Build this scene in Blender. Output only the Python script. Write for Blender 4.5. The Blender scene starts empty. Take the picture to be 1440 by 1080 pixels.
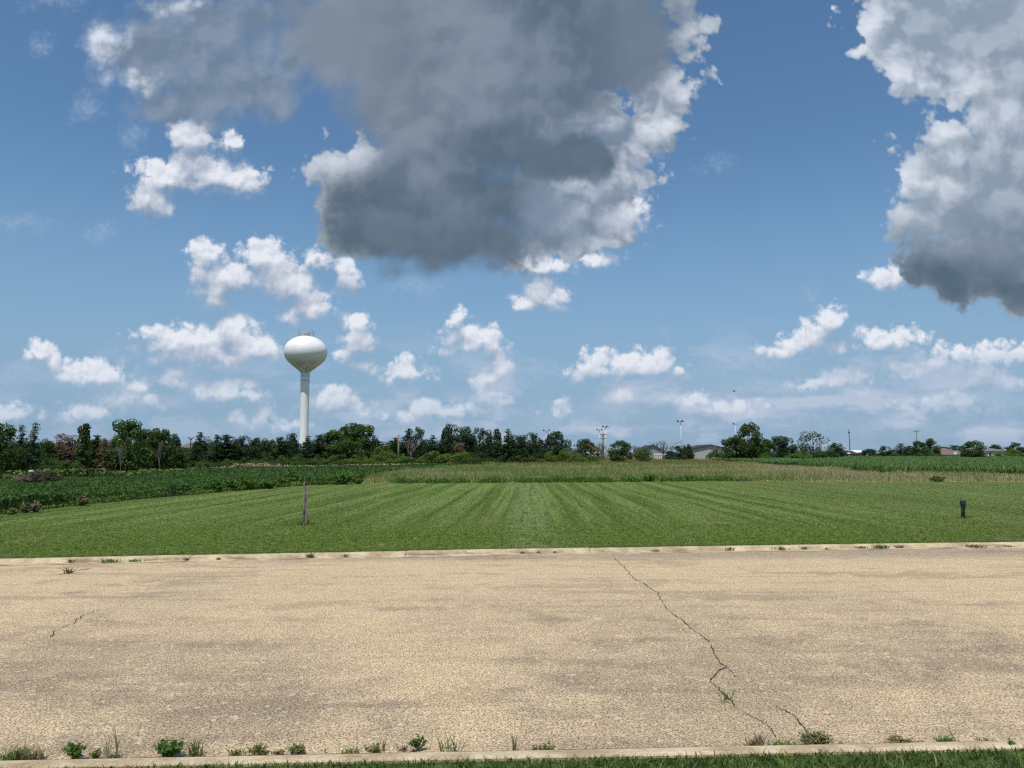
import bpy, bmesh, math, random
import numpy as np
from mathutils import Vector, Matrix

# ------------------------------------------------------------------ camera
SC = bpy.context.scene
COL = SC.collection
CAM_H, FPX = 1.6, 1040.0            # eye height, focal length in pixels of a 1440 px wide picture
PITCH, ROLL = math.radians(5.5), math.radians(0.28)
cam_d = bpy.data.cameras.new('camera'); cam = bpy.data.objects.new('camera', cam_d); COL.objects.link(cam)
cam_d.sensor_width = 36.0; cam_d.lens = 26.0; cam_d.clip_start = 0.05; cam_d.clip_end = 20000
cam.location = (0, 0, CAM_H)
cam.rotation_euler = (Matrix.Rotation(math.pi/2 + PITCH, 3, 'X') @ Matrix.Rotation(-ROLL, 3, 'Z')).to_euler()
SC.camera = cam
CAMR = cam.rotation_euler.to_matrix()

def ray(px, py):
    """world direction through a photograph pixel (1440 x 1080)"""
    return (CAMR @ Vector((px-720, 540-py, -FPX))).normalized()
def G(px, py, z=0.0):
    """point on the level z seen at a pixel"""
    d = ray(px, py); t = (z-CAM_H)/d.z
    return Vector((0, 0, CAM_H)) + d*t
def AT(px, py, dist):
    """point at ground distance dist (along +Y) seen at a pixel"""
    d = ray(px, py); return Vector((0, 0, CAM_H)) + d*(dist/d.y)
def QP(px, py):
    d = ray(px, py); return d.x/d.y, d.z/d.y

# ------------------------------------------------------------------ light
SUN_EL, SUN_AZ = math.radians(66), math.radians(195)   # azimuth clockwise from +Y: behind the camera, a little to its left
SC.view_settings.view_transform = 'Standard'; SC.view_settings.look = 'None'
SC.view_settings.exposure = 0.0; SC.view_settings.gamma = 1.0; SC.view_settings.use_curve_mapping = False
sun_d = bpy.data.lights.new('sun', 'SUN'); sun = bpy.data.objects.new('sun', sun_d); COL.objects.link(sun)
sun_d.energy = 4.0; sun_d.angle = math.radians(0.53); sun_d.color = (1.0, 0.95, 0.87)
SUNV = Vector((math.sin(SUN_AZ)*math.cos(SUN_EL), math.cos(SUN_AZ)*math.cos(SUN_EL), math.sin(SUN_EL)))
sun.rotation_euler = SUNV.to_track_quat('Z', 'Y').to_euler(); sun.location = SUNV*300
SC.render.film_transparent = False
SC.cycles.max_bounces = 6; SC.cycles.diffuse_bounces = 3; SC.cycles.glossy_bounces = 2
SC.cycles.transmission_bounces = 4; SC.cycles.transparent_max_bounces = 8; SC.cycles.volume_bounces = 0
SC.cycles.use_denoising = False; SC.cycles.sample_clamp_indirect = 4.0
SC.cycles.use_adaptive_sampling = True; SC.cycles.adaptive_threshold = 0.01; SC.cycles.adaptive_min_samples = 8
SC.cycles.filter_width = 1.3

# ------------------------------------------------------------------ node expressions
class N:
    """a tiny expression wrapper around shader nodes"""
    tree = None
    def __init__(s, sock): s.s = sock
    @staticmethod
    def put(sock, v):
        if isinstance(v, N): N.tree.links.new(v.s, sock)
        else: sock.default_value = v
    @staticmethod
    def math(op, a, b=None, c=None, clamp=False):
        n = N.tree.nodes.new('ShaderNodeMath'); n.operation = op; n.use_clamp = clamp
        for k, v in enumerate((a, b, c)):
            if v is not None: N.put(n.inputs[k], v)
        return N(n.outputs[0])
    def __add__(s, o): return N.math('ADD', s, o)
    __radd__ = __add__
    def __sub__(s, o): return N.math('SUBTRACT', s, o)
    def __rsub__(s, o): return N.math('SUBTRACT', o, s)
    def __mul__(s, o): return N.math('MULTIPLY', s, o)
    __rmul__ = __mul__
    def __truediv__(s, o): return N.math('DIVIDE', s, o)
    def __neg__(s): return N.math('MULTIPLY', s, -1.0)
def nmax(a, b): return N.math('MAXIMUM', a, b)
def nmin(a, b): return N.math('MINIMUM', a, b)
def clampn(a): return N.math('ADD', a, 0.0, clamp=True)
def smin(a, b, k): return N.math('SMOOTH_MIN', a, b, k)
def powr(a, b): return N.math('POWER', a, b)
def vmath(op, a, b=None, c=None, out=0):
    n = N.tree.nodes.new('ShaderNodeVectorMath'); n.operation = op
    for k, v in enumerate((a, b, c)):
        if v is not None: N.put(n.inputs[k], v)
    return N(n.outputs[out])
def vec(x, y, z=0.0):
    n = N.tree.nodes.new('ShaderNodeCombineXYZ'); N.put(n.inputs[0], x); N.put(n.inputs[1], y); N.put(n.inputs[2], z)
    return N(n.outputs[0])
def sep(v):
    n = N.tree.nodes.new('ShaderNodeSeparateXYZ'); N.put(n.inputs[0], v)
    return [N(o) for o in n.outputs]
def remap(x, a, b, c=0.0, d=1.0, smooth=True, clamp=True):
    n = N.tree.nodes.new('ShaderNodeMapRange'); n.interpolation_type = 'SMOOTHSTEP' if smooth else 'LINEAR'
    if not smooth: n.clamp = clamp
    for k, v in enumerate((x, a, b, c, d)): N.put(n.inputs[k], v)
    return N(n.outputs[0])
def noise(v, scale, detail=4.0, rough=0.5, lac=2.0, dist=0.0, color=False, dim='2D'):
    n = N.tree.nodes.new('ShaderNodeTexNoise'); n.noise_dimensions = dim
    if v is not None: N.put(n.inputs['Vector'], v)
    for k, x in (('Scale', scale), ('Detail', detail), ('Roughness', rough), ('Lacunarity', lac), ('Distortion', dist)): N.put(n.inputs[k], x)
    return N(n.outputs['Color' if color else 'Fac'])
def voro(v, scale, feature='F1', rand=1.0, detail=0.0, rough=0.5, out='Distance', dim='2D', smooth=None):
    n = N.tree.nodes.new('ShaderNodeTexVoronoi'); n.voronoi_dimensions = dim; n.feature = feature
    if v is not None: N.put(n.inputs['Vector'], v)
    N.put(n.inputs['Scale'], scale); N.put(n.inputs['Randomness'], rand)
    if feature != 'DISTANCE_TO_EDGE':
        N.put(n.inputs['Detail'], detail); N.put(n.inputs['Roughness'], rough)
    if smooth is not None: N.put(n.inputs['Smoothness'], smooth)
    return N(n.outputs[out])
def mix(f, a, b):
    n = N.tree.nodes.new('ShaderNodeMix'); n.data_type = 'RGBA'
    N.put(n.inputs[0], f)
    for k, v in ((6, a), (7, b)):
        if not isinstance(v, N) and len(v) == 3: v = (*v, 1.0)
        N.put(n.inputs[k], v)
    return N(n.outputs[2])
def coord(which='Object'):
    n = N.tree.nodes.new('ShaderNodeTexCoord'); return N(n.outputs[which])
def srgb(r, g, b):
    return tuple(((c/255)/12.92 if c <= 10 else ((c/255+0.055)/1.055)**2.4) for c in (r, g, b))

# ------------------------------------------------------------------ sky: Nishita air with cumulus clouds
W = bpy.data.worlds.new('World'); SC.world = W; W.use_nodes = True
nt = W.node_tree; nt.nodes.clear(); N.tree = nt
W.cycles.sampling_method = 'MANUAL'; W.cycles.sample_map_resolution = 512
out = nt.nodes.new('ShaderNodeOutputWorld')
sky = nt.nodes.new('ShaderNodeTexSky'); sky.sky_type = 'NISHITA'; sky.sun_disc = False
sky.sun_elevation = SUN_EL; sky.sun_rotation = SUN_AZ
sky.altitude = 200; sky.air_density = 1.2; sky.dust_density = 0.3; sky.ozone_density = 2.5
D0 = vmath('NORMALIZE', coord('Generated'))
dx, dy, dz = sep(D0)
# the sky is flattened onto the vertical plane y=1 (north); the other half repeats it mirrored
ay = nmax(N.math('ABSOLUTE', dy), 0.05)
Q = vec(dx/ay, dz/ay)

SMALL_GROW = 1.0
def sdf(q, lst, k):
    acc = None
    for (cx, cy, rx, ry) in lst:
        u, v = QP(cx, cy); sx, sy = FPX/rx, FPX/ry; m = min(rx, ry)/FPX
        p = vmath('MULTIPLY_ADD', q, (sx, sy, 0), (-u*sx, -v*sy, 0))
        l = vmath('LENGTH', p, out=1)
        d = N.math('MULTIPLY_ADD', l, m, -m)
        acc = d if acc is None else smin(acc, d, k)
    return acc
def warp(q, scale, amp, detail, seed, rough=0.55):
    c = noise(vmath('ADD', q, (seed, seed*0.37, seed*1.7)), scale, detail, rough, color=True)
    return vmath('MULTIPLY_ADD', c, (amp, amp, 0), vmath('ADD', q, (-amp/2, -amp/2, 0)))
def billow(q, scale, seed):
    """cauliflower heads: 0 in the creases, 1 on the lumps"""
    v = voro(vmath('ADD', q, (seed, -seed, seed)), scale, 'SMOOTH_F1', 1.0, 2.0, 0.5, smooth=0.35)
    return 1.0 - v

SMALL = [(266,195,26,26),(268,225,26,20),(232,245,44,20),(290,245,40,22),(325,250,34,18),(205,278,20,26),(212,295,18,14),(343,262,16,10),(322,198,14,10),
 (285,352,16,14),(280,375,14,20),(316,388,36,20),(298,408,22,15),(300,420,14,12),(368,358,30,18),(380,385,32,20),(402,400,34,20),(428,424,24,14),(404,440,14,12),(440,435,16,12),
 (238,468,32,10),(285,480,50,16),(322,462,22,20),(348,490,36,22),(300,500,74,16),(250,485,36,12),
 (55,492,15,10),(70,511,10,12),(112,524,34,12),(145,528,22,10),(190,545,17,9),(205,562,20,8),(122,577,28,9),(165,565,20,6),
 (238,528,14,8),(232,535,14,5),(260,536,8,4),(311,548,40,13),(495,455,14,14),(497,478,18,18),(482,497,9,7),(506,515,8,5),
 (466,556,20,14),(470,570,20,12),(496,577,20,9),(566,518,16,12),(566,526,20,6),(482,378,15,14),(486,395,14,12),(442,364,12,12),
 (637,453,9,12),(662,475,30,11),(685,480,14,10),(652,492,20,7),(699,510,14,14),(684,528,14,10),(690,556,20,12),(668,576,22,5),(672,545,8,12),
 (757,405,20,14),(765,420,22,12),(735,428,14,10),(752,372,34,10),(835,510,22,13),(838,525,26,10),(880,506,34,12),(918,510,18,16),(900,520,36,10),(868,552,22,13),
 (597,572,16,8),(598,582,26,7),(328,588,12,9),(364,581,10,10),(392,598,22,4),(4,578,16,8),(12,584,14,4),
 (1245,476,34,10),(1225,482,20,7),(1162,448,18,14),(1142,465,18,10),(1120,484,30,9),(1098,493,20,6),(965,563,18,6),(1182,528,20,8),(1150,540,20,7),
 (1025,572,20,6),(1180,490,7,4),(1214,552,9,7),(1285,518,28,8),(1310,508,26,8),(1362,497,46,9),(1372,522,26,12),(1425,496,34,9),(1330,570,44,8),(1350,560,20,6),
 (1412,532,24,12),(883,293,14,16),(880,310,22,12),(852,335,9,9),(828,358,16,9),(848,364,12,6),(760,372,20,8),(782,571,7,4),(1246,388,24,12)]
FAINT = [(20,315,32,9),(140,325,11,8),(75,5,22,5),(62,62,14,14),(120,150,16,13),(187,190,10,15),(20,520,20,9),(160,560,40,18),
 (760,522,45,7),(1060,510,60,14),(1140,417,5,7),(700,545,30,25),(590,597,35,12),(770,590,40,12),(860,575,50,18),(1000,520,20,6),
 (1100,580,70,12),(1230,600,90,10),(585,402,26,9),(1400,560,60,20),(940,478,5,5),(930,217,8,8),(1008,230,12,5),(350,600,60,10),
 (1100,545,100,16),(1300,540,80,22)]
BODY = [(690,-5,262,92),(520,45,108,84),(620,135,140,110),(780,70,110,80),(885,50,68,74),(850,105,62,32),(780,130,60,40),(620,270,105,82),(565,325,86,36),(525,285,46,34),(650,334,112,42),(705,285,52,50),(700,210,56,46)]
PUFF = [(492,250,54,50),(508,210,24,26),(468,225,34,26),(470,300,30,56),(500,330,50,38)]
RIGHTW = [(965,45,26,72),(935,140,24,44),(890,190,58,54),(868,245,50,60),(826,300,62,50),(852,338,26,18),(780,330,60,36),(790,190,60,40),(905,250,22,24),(770,240,60,60),(790,165,80,40),(830,150,60,40),(900,110,40,60)]
LIGHTC = [(1330,-5,140,66),(1400,30,80,60),(1340,60,70,50),(1258,65,50,48),(1290,112,40,30),(1330,118,62,38),(1440,100,100,90),(1455,225,100,120),(1335,228,72,46),(1310,200,36,20),(1395,290,120,80),
 (1290,292,36,32),(1385,370,122,56),(1450,395,110,45),(1345,340,76,50)]
VEIL = [(143,62,28,34),(200,85,62,50),(290,45,100,65),(315,125,95,55),(240,145,50,26),(385,140,36,46),(400,50,70,80)]
LITE = [(474,212,54,24),(512,192,18,28),(972,50,14,44),(950,130,18,22),(918,172,30,18),(870,180,46,10),(900,215,36,16),(885,250,20,20),(855,262,34,12),
 (884,300,16,16),(830,285,24,6),(850,345,22,12),(775,318,12,5),
 (1222,62,34,50),(1262,105,40,18),(1318,130,48,22),(1385,112,44,26),(1305,195,42,16),(1345,190,30,14),(1262,235,20,30),(1300,270,46,14),(1270,292,24,12),
 (1375,165,12,22),(1190,4,40,16),(1340,262,34,8),(1420,150,16,40)]
DARKC = [(802,214,56,34),(838,228,28,24),(775,235,26,20)]
SHADEC = [(1400,400,150,50),(1335,384,90,44),(1430,340,70,50)]
MIDC = [(1370,50,60,50),(1440,90,50,70),(1430,260,50,90)]

def near(lst, y0, y1):
    """the ellipses that matter between two picture heights"""
    return [e for e in lst if e[1]-e[3] < y1 and e[1]+e[3] > y0]
def small_layer(c, lst, F, fade=None):
    """white cumulus: firm billowing heads, softer grey bases"""
    qs = vmath('ADD', warp(Q, 19.0, 0.026, 5.0, 3.1, 0.52), (-0.004, 0, 0))
    s0 = sdf(qs, lst, 0.010)
    s1 = sdf(vmath('ADD', qs, (-0.003, 0.026, 0)), lst, 0.010)
    body = (-s0) + (F['bs']-0.46)*0.0135 + (F['fine']-0.5)*0.010 + 0.0108
    up = remap(s1 - s0, -0.019, 0.016, smooth=False)
    soft_w = remap(up, 0.2, 0.8, 0.024, 0.010)
    mS = remap(N.math('DIVIDE', body, soft_w), -0.25, 1.0)
    light = powr(clampn(up*0.98 + F['rs']*0.42 - 0.20 - remap(body, 0.008, 0.040)*0.14), 1.5)
    if fade is not None: mS = mS*fade
    cc = mix(light, mix(remap(qy, .25, .04), srgb(141, 158, 182), srgb(146, 168, 194)), srgb(230, 234, 243))
    return mix(mS, c, cc)
def faint_layer(c, lst, fine):
    sF = sdf(warp(Q, 24.0, 0.05, 5.0, 5.7, 0.62), lst, 0.02)
    return mix(remap(-sF + (fine-0.5)*0.03, -0.014, 0.030)*0.5, c, srgb(184, 199, 220))
def lit_cloud(c, q, lst, lite, F, lo, hi, base=0.32, amp=0.55):
    """sunlit part of a big cloud, relief from the billows"""
    d = (-sdf(q, lst, 0.025)) + (F['bb']-0.46)*0.040 + (F['bs']-0.46)*0.014 + (F['fine']-0.5)*0.008 + 0.018
    m = remap(d, -0.003, 0.010)
    sL = remap(-sdf(q, lite, 0.03) + (F['bb']-.46)*.03, -0.035, 0.022)
    rim = remap(d, 0.030, 0.0)
    light = clampn(base*0.6 + nmax(sL*0.62, rim*0.28) + (F['rb']-0.5)*amp*0.75 + (F['rs']-0.5)*amp*0.30)
    return mix(m, c, mix(powr(light, 1.25), lo, hi)), d
def dark_cloud(c, q, lst, F, col, w0=-0.010, w1=0.022, amp=1.0, off=0.020):
    d = (-sdf(q, lst, 0.035)) + (F['bb']-0.46)*0.026*amp + (F['soft2']-0.5)*0.020 + (F['fine']-0.5)*0.008 + off
    return mix(remap(d, w0, w1), c, col)
def greys(F, a, b):
    return mix(remap(F['soft'] + (F['soft2']-0.5)*0.16 + (F['rb']-0.5)*0.14, 0.26, 0.76), a, b)

def Background(c):
    bg = nt.nodes.new('ShaderNodeBackground'); N.put(bg.inputs[0], c); bg.inputs[1].default_value = 1.0
    return bg.outputs[0]
def MixShader(f, a, b):
    n = nt.nodes.new('ShaderNodeMixShader'); N.put(n.inputs[0], f); nt.links.new(a, n.inputs[1]); nt.links.new(b, n.inputs[2])
    return n.outputs[0]
qx, qy, _ = sep(Q)
SKY_S = 0.10
def air():
    b = vmath('SCALE', N(sky.outputs[0]), None); b.s.node.inputs['Scale'].default_value = SKY_S
    b = vmath('MULTIPLY', b, (0.76, 0.96, 1.06))
    return mix(remap(dz, 0.40, 0.0)*0.88, b, srgb(134, 165, 197))
SPLIT = 0.232
# upper sky: the big grey clouds, the veil at upper left, the first cumulus
def fields():
    F = {}
    F['fine'] = noise(Q, 130.0, 4.0, 0.62)
    qw = warp(Q, 30.0, 0.012, 2.0, 4.9, 0.5)
    bil = lambda q, sc: 1.0 - voro(q, sc, 'F1', 1.0, 3.0, 0.5)
    F['bs'] = bil(qw, 46.0); bs2 = bil(vmath('ADD', qw, (-0.003, 0.0085, 0)), 46.0)
    p1 = noise(Q, 40.0, 5.0, 0.6); p2 = noise(vmath('ADD', Q, (-0.003, 0.0075, 0)), 40.0, 5.0, 0.6)
    F['rs'] = clampn(remap(F['bs'] - bs2, -0.34, 0.34, smooth=False)*0.5 + remap(p1 - p2, -0.22, 0.22, smooth=False)*0.5)
    qw2 = warp(Q, 9.0, 0.03, 2.0, 2.9, 0.5); off = vmath('ADD', qw2, (3.3, 1.7, 0))
    F['bb'] = bil(off, 15.0); bb2 = bil(vmath('ADD', off, (-0.009, 0.022, 0)), 15.0)
    F['rb'] = remap(F['bb'] - bb2, -0.30, 0.30, smooth=False)
    F['soft'] = noise(Q, 4.0, 2.0, 0.5, dist=0.4); F['soft2'] = noise(Q, 18.0, 5.0, 0.56)
    return F
F = fields()
fine, soft2 = F['fine'], F['soft2']
c = faint_layer(air(), near(FAINT, -50, 420), fine)
c = small_layer(c, near(SMALL, -50, 425), F)
qv = warp(Q, 8.0, 0.06, 6.0, 7.7, 0.58)
sV = sdf(qv, VEIL, 0.03)
mV = remap(-sV + (soft2-0.5)*0.05 + (F['bb']-.46)*.02, -0.020, 0.016)*remap(noise(qv, 11.0, 4.0, 0.55), 0.30, 0.50, 0.62, 1.0)
sVl = sdf(warp(Q, 20.0, 0.02, 4.0, 1.1), [(137,52,26,18),(125,78,16,20),(165,118,14,6),(240,3,14,6)], 0.02)
c = mix(mV, c, mix(remap(-sVl + (F['bs']-.46)*.02, -0.03, 0.012), mix(clampn(F['rb']*.5+soft2*.5), srgb(104, 125, 147), srgb(140, 156, 178)), srgb(218, 226, 238)))
qb = warp(Q, 6.0, 0.030, 4.0, 1.9, 0.5)
LO, HI = srgb(140, 157, 182), srgb(226, 232, 243)
c, _ = lit_cloud(c, qb, PUFF, LITE[:2], F, mix(remap(qy, .42, .33), srgb(136, 151, 170), srgb(84, 103, 119)), HI, 0.20, 0.45)
c, _ = lit_cloud(c, qb, RIGHTW, LITE[2:13], F, srgb(122, 139, 160), HI, 0.12, 0.55)
body = greys(F, srgb(90, 108, 126), srgb(130, 144, 161))
body = mix(remap(qx, 0.0, -0.26)*remap(qy, 0.36, 0.52)*0.65, body, srgb(140, 152, 168))
body = mix(remap(qx, .06, .20)*remap(qy, .42, .55)*.4, body, srgb(134, 148, 163))
body = mix(remap(qy, 0.42, 0.27)*0.65, body, srgb(79, 98, 116))
c = dark_cloud(c, qb, BODY, F, body, -0.012, 0.034)
c = dark_cloud(c, warp(Q, 12.0, 0.03, 4.0, 9.9, 0.55), DARKC, F, mix(soft2, srgb(84, 103, 120), srgb(102, 120, 138)), -0.004, 0.016, .6, 0.010)
c = dark_cloud(c, qb, [(770,300,52,50),(815,325,36,26),(845,265,26,20)], F, mix(soft2, srgb(110, 129, 150), srgb(136, 153, 176)), -0.03, 0.045, 1.0, -0.006)
c, dC = lit_cloud(c, qb, LIGHTC, LITE[13:], F, srgb(140, 157, 176), HI, 0.14, 0.55)
inC = remap(dC, -0.003, 0.010)
under = mix(remap(qy, 0.36, 0.24), srgb(112, 130, 151), srgb(84, 104, 121))
c = mix(inC*remap(-sdf(qb, SHADEC, 0.04) + (F['bb']-.46)*.05 + (soft2-.5)*.03, -0.085, 0.055), c, under)
c = mix(inC*remap(-sdf(qb, MIDC, 0.05) + (F['bb']-.46)*.04, -0.06, 0.05)*0.8, c, mix(F['rb'], srgb(138, 154, 172), srgb(168, 180, 196)))
upper = Background(c)
# lower sky: rows of small cumulus, thin far cloud, the bellies of the big ones
c = air()
qh = vmath('MULTIPLY', Q, (1.0, 2.8, 1.0))
nh = noise(warp(qh, 14.0, 0.05, 2.0, 2.2), 8.0, 6.0, 0.58)
low = remap(qy, 0.0, 0.03)*remap(qy, 0.20, 0.06)
mH = remap(nh, 0.42, 0.62)*low*remap(qx, -0.7, 0.35, 0.3, 1.0)
c = mix(mH*0.85, c, mix(remap(nh, .48, .66), srgb(160, 180, 206), srgb(186, 199, 219)))
c = faint_layer(c, near(FAINT, 380, 700), fine)
c = small_layer(c, near(SMALL, 375, 700), F, remap(qy, 0.02, 0.15, 0.50, 1.0)*remap(qx*remap(qy, .18, .10), 0.30, 0.50, 1.0, 0.62))
c, dC = lit_cloud(c, qb, near(LIGHTC, 365, 700), [(2000, 0, 9, 9)], F, srgb(140, 157, 176), HI, 0.14, 0.55)
c = mix(remap(dC, -0.006, 0.014)*remap(-sdf(qb, SHADEC, 0.04) + (F['bb']-.46)*.05 + (soft2-.5)*.03, -0.085, 0.055), c, under)
c = dark_cloud(c, qb, near(BODY, 350, 700), F, body)
lower = Background(c)
front = MixShader(N.math('GREATER_THAN', qy, SPLIT), lower, upper)
# the rest of the sky: scattered cumulus
n3 = noise(D0, 3.2, 5.0, 0.56, dim='3D')
rest = Background(mix(remap(n3, 0.50, 0.62)*remap(dz, 0.0, 0.15)*0.85, air(), mix(remap(n3, 0.56, 0.70), srgb(205, 214, 230), srgb(120, 138, 158))))
inside = remap(dy, 0.10, 0.30)*remap(N.math('ABSOLUTE', qx), 1.05, 0.85)*remap(qy, 0.90, 0.74)*remap(qy, -0.12, -0.06)
nt.links.new(MixShader(inside, rest, front), out.inputs[0])

# ================================================================== helpers
def mat(name, rough=0.9, spec=0.2):
    m = bpy.data.materials.new(name); m.use_nodes = True
    t = m.node_tree; t.nodes.clear(); N.tree = t
    o = t.nodes.new('ShaderNodeOutputMaterial'); p = t.nodes.new('ShaderNodeBsdfPrincipled')
    p.inputs['Roughness'].default_value = rough; p.inputs['Specular IOR Level'].default_value = spec
    t.links.new(p.outputs[0], o.inputs[0])
    m['p'] = p.name
    return m, t, p, o
def bump(h, dist=0.02, strength=1.0):
    n = N.tree.nodes.new('ShaderNodeBump'); n.inputs['Distance'].default_value = dist; n.inputs['Strength'].default_value = strength
    N.put(n.inputs['Height'], h); return N(n.outputs[0])
def geo(which):
    n = N.tree.nodes.new('ShaderNodeNewGeometry'); return N(n.outputs[which])
def objrand():
    n = N.tree.nodes.new('ShaderNodeObjectInfo'); return N(n.outputs['Random'])
def leaf_mat(name, c1, c2, trans=0.3, rough=0.6, spec=0.25, nscale=0.6, c3=None, tint=None):
    """foliage: c1..c2 by clump noise and by leaf, some light passing through"""
    m, t, p, o = mat(name, rough, spec)
    v = noise(geo('Position'), nscale, 2.0, 0.5, dim='3D'); r = geo('Random Per Island')
    col = mix(clampn(remap(v, 0.35, 0.65)*0.55 + r*0.45), c1, c2)
    if c3 is not None: col = mix(N.math('GREATER_THAN', N.math('FRACT', r*17.0), 0.90), col, c3)
    if tint is not None: col = mix(objrand()*0.5, col, tint)
    N.put(p.inputs['Base Color'], col)
    tr = t.nodes.new('ShaderNodeBsdfTranslucent'); N.put(tr.inputs[0], vmath('MULTIPLY', col, (1.1, 1.25, 0.7)))
    ms = t.nodes.new('ShaderNodeMixShader'); ms.inputs[0].default_value = trans
    t.links.new(p.outputs[0], ms.inputs[1]); t.links.new(tr.outputs[0], ms.inputs[2]); t.links.new(ms.outputs[0], o.inputs[0])
    return m
def plain(name, c, rough=0.7, spec=0.3, var=0.12, scale=3.0, metal=0.0):
    m, t, p, o = mat(name, rough, spec)
    n = noise(coord('Object'), scale, 5.0, 0.6, dim='3D')
    lo = tuple(x*(1-var) for x in c); hi = tuple(min(1, x*(1+var)) for x in c)
    N.put(p.inputs['Base Color'], mix(remap(n, 0.3, 0.7), lo, hi)); p.inputs['Metallic'].default_value = metal
    return m

def link(name, me, m=None, parent=None, loc=None):
    o = bpy.data.objects.new(name, me); COL.objects.link(o)
    if m is not None and len(me.materials) == 0: me.materials.append(m)
    if parent is not None: o.parent = parent
    if loc is not None: o.location = loc
    return o
def npmesh(name, V, F, smooth=False):
    """V (n,3) float, F (m,k) int"""
    V = np.asarray(V, dtype=np.float32); F = np.asarray(F, dtype=np.int32); k = F.shape[1]
    me = bpy.data.meshes.new(name)
    me.vertices.add(len(V)); me.vertices.foreach_set('co', V.ravel())
    me.loops.add(F.size); me.loops.foreach_set('vertex_index', F.ravel())
    me.polygons.add(len(F)); me.polygons.foreach_set('loop_start', np.arange(0, F.size, k, dtype=np.int32))
    if smooth: me.polygons.foreach_set('use_smooth', np.ones(len(F), dtype=bool))
    me.update(calc_edges=True)
    return me
def pymesh(name, V, F, smooth=False):
    me = bpy.data.meshes.new(name); me.from_pydata([tuple(v) for v in V], [], [tuple(f) for f in F]); me.update()
    if smooth: me.polygons.foreach_set('use_smooth', [True]*len(me.polygons))
    return me
class MB:
    """collects shapes into one mesh"""
    def __init__(s): s.V, s.F = [], []
    def add(s, V, F):
        b = len(s.V); s.V += [Vector(v) for v in V]; s.F += [tuple(i+b for i in f) for f in F]; return s
    def box(s, c, size, rz=0.0):
        x, y, z = [q/2 for q in size]; R = Matrix.Rotation(rz, 3, 'Z'); c = Vector(c)
        V = [c + R @ Vector((a*x, b*y, d*z)) for a in (-1, 1) for b in (-1, 1) for d in (-1, 1)]
        return s.add(V, [(0,1,3,2),(4,6,7,5),(0,4,5,1),(2,3,7,6),(0,2,6,4),(1,5,7,3)])
    def tube(s, pts, rad, n=8, cap=True):
        pts = [Vector(p) for p in pts]; rings = []
        for i, p in enumerate(pts):
            d = (pts[min(i+1, len(pts)-1)] - pts[max(i-1, 0)]).normalized()
            a = d.orthogonal().normalized() if i == 0 else (a - d*a.dot(d)).normalized()
            b = d.cross(a); r = rad[i] if hasattr(rad, '__len__') else rad
            rings.append([p + (a*math.cos(2*math.pi*k/n) + b*math.sin(2*math.pi*k/n))*r for k in range(n)])
        V = [v for R_ in rings for v in R_]
        F = [(i*n+k, i*n+(k+1)%n, (i+1)*n+(k+1)%n, (i+1)*n+k) for i in range(len(pts)-1) for k in range(n)]
        if cap: F += [tuple(range(n))[::-1], tuple((len(pts)-1)*n+k for k in range(n))]
        return s.add(V, F)
    def lathe(s, prof, n=48, c=(0, 0, 0)):
        c = Vector(c)
        V = [c + Vector((r*math.cos(2*math.pi*k/n), r*math.sin(2*math.pi*k/n), z)) for r, z in prof for k in range(n)]
        F = [(i*n+k, i*n+(k+1)%n, (i+1)*n+(k+1)%n, (i+1)*n+k) for i in range(len(prof)-1) for k in range(n)]
        return s.add(V, F)
    def build(s, name, m, parent=None, smooth=False):
        return link(name, pymesh(name, s.V, s.F, smooth), m, parent)
def tag(o, label, cat, group=None, kind=None):
    if label: o['label'] = label
    if cat: o['category'] = cat
    if group: o['group'] = group
    if kind: o['kind'] = kind
    return o
def empty(name, loc, label, cat, group=None, rz=0.0):
    o = bpy.data.objects.new(name, None); COL.objects.link(o); o.location = loc; o.rotation_euler = (0, 0, rz)
    o.empty_display_size = 0.3
    return tag(o, label, cat, group)
RNG = np.random.default_rng(7); random.seed(7)

def blades(P, h, w, lean, rng, seg=1, az=None):
    """grass blades rooted at P: seg 1 = one triangle, seg 2 = bent blade of quads and a tip (as triangles)"""
    n = len(P); a = rng.uniform(0, 2*np.pi, n) if az is None else az
    h = np.broadcast_to(h, n)*rng.uniform(0.6, 1.25, n); w = np.broadcast_to(w, n)*rng.uniform(0.7, 1.3, n)
    ld = rng.uniform(0, 2*np.pi, n); L = np.stack([np.cos(ld), np.sin(ld)], 1)*(h*lean*rng.uniform(0.2, 1.3, n))[:, None]
    s = np.stack([np.cos(a), np.sin(a)], 1)*(w/2)[:, None]
    P = np.asarray(P, dtype=np.float64)
    def at(side, f, wf):
        q = P.copy(); q[:, :2] += s*side*wf + L*(f**1.8); q[:, 2] += h*f*(1-0.25*f*lean); return q
    if seg == 1:
        V = np.stack([at(-1, 0, 1), at(1, 0, 1), at(0, 1, 0)], 1).reshape(-1, 3)
        return V, np.arange(3*n).reshape(-1, 3)
    V = np.stack([at(-1, 0, .8), at(1, 0, .8), at(-1, .5, 1), at(1, .5, 1), at(0, 1, 0)], 1).reshape(-1, 3)
    b = (np.arange(n)*5)[:, None]
    F = np.concatenate([b+np.array([[0, 1, 3]]), b+np.array([[0, 3, 2]]), b+np.array([[2, 3, 4]])], 0)
    return V, F
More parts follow.
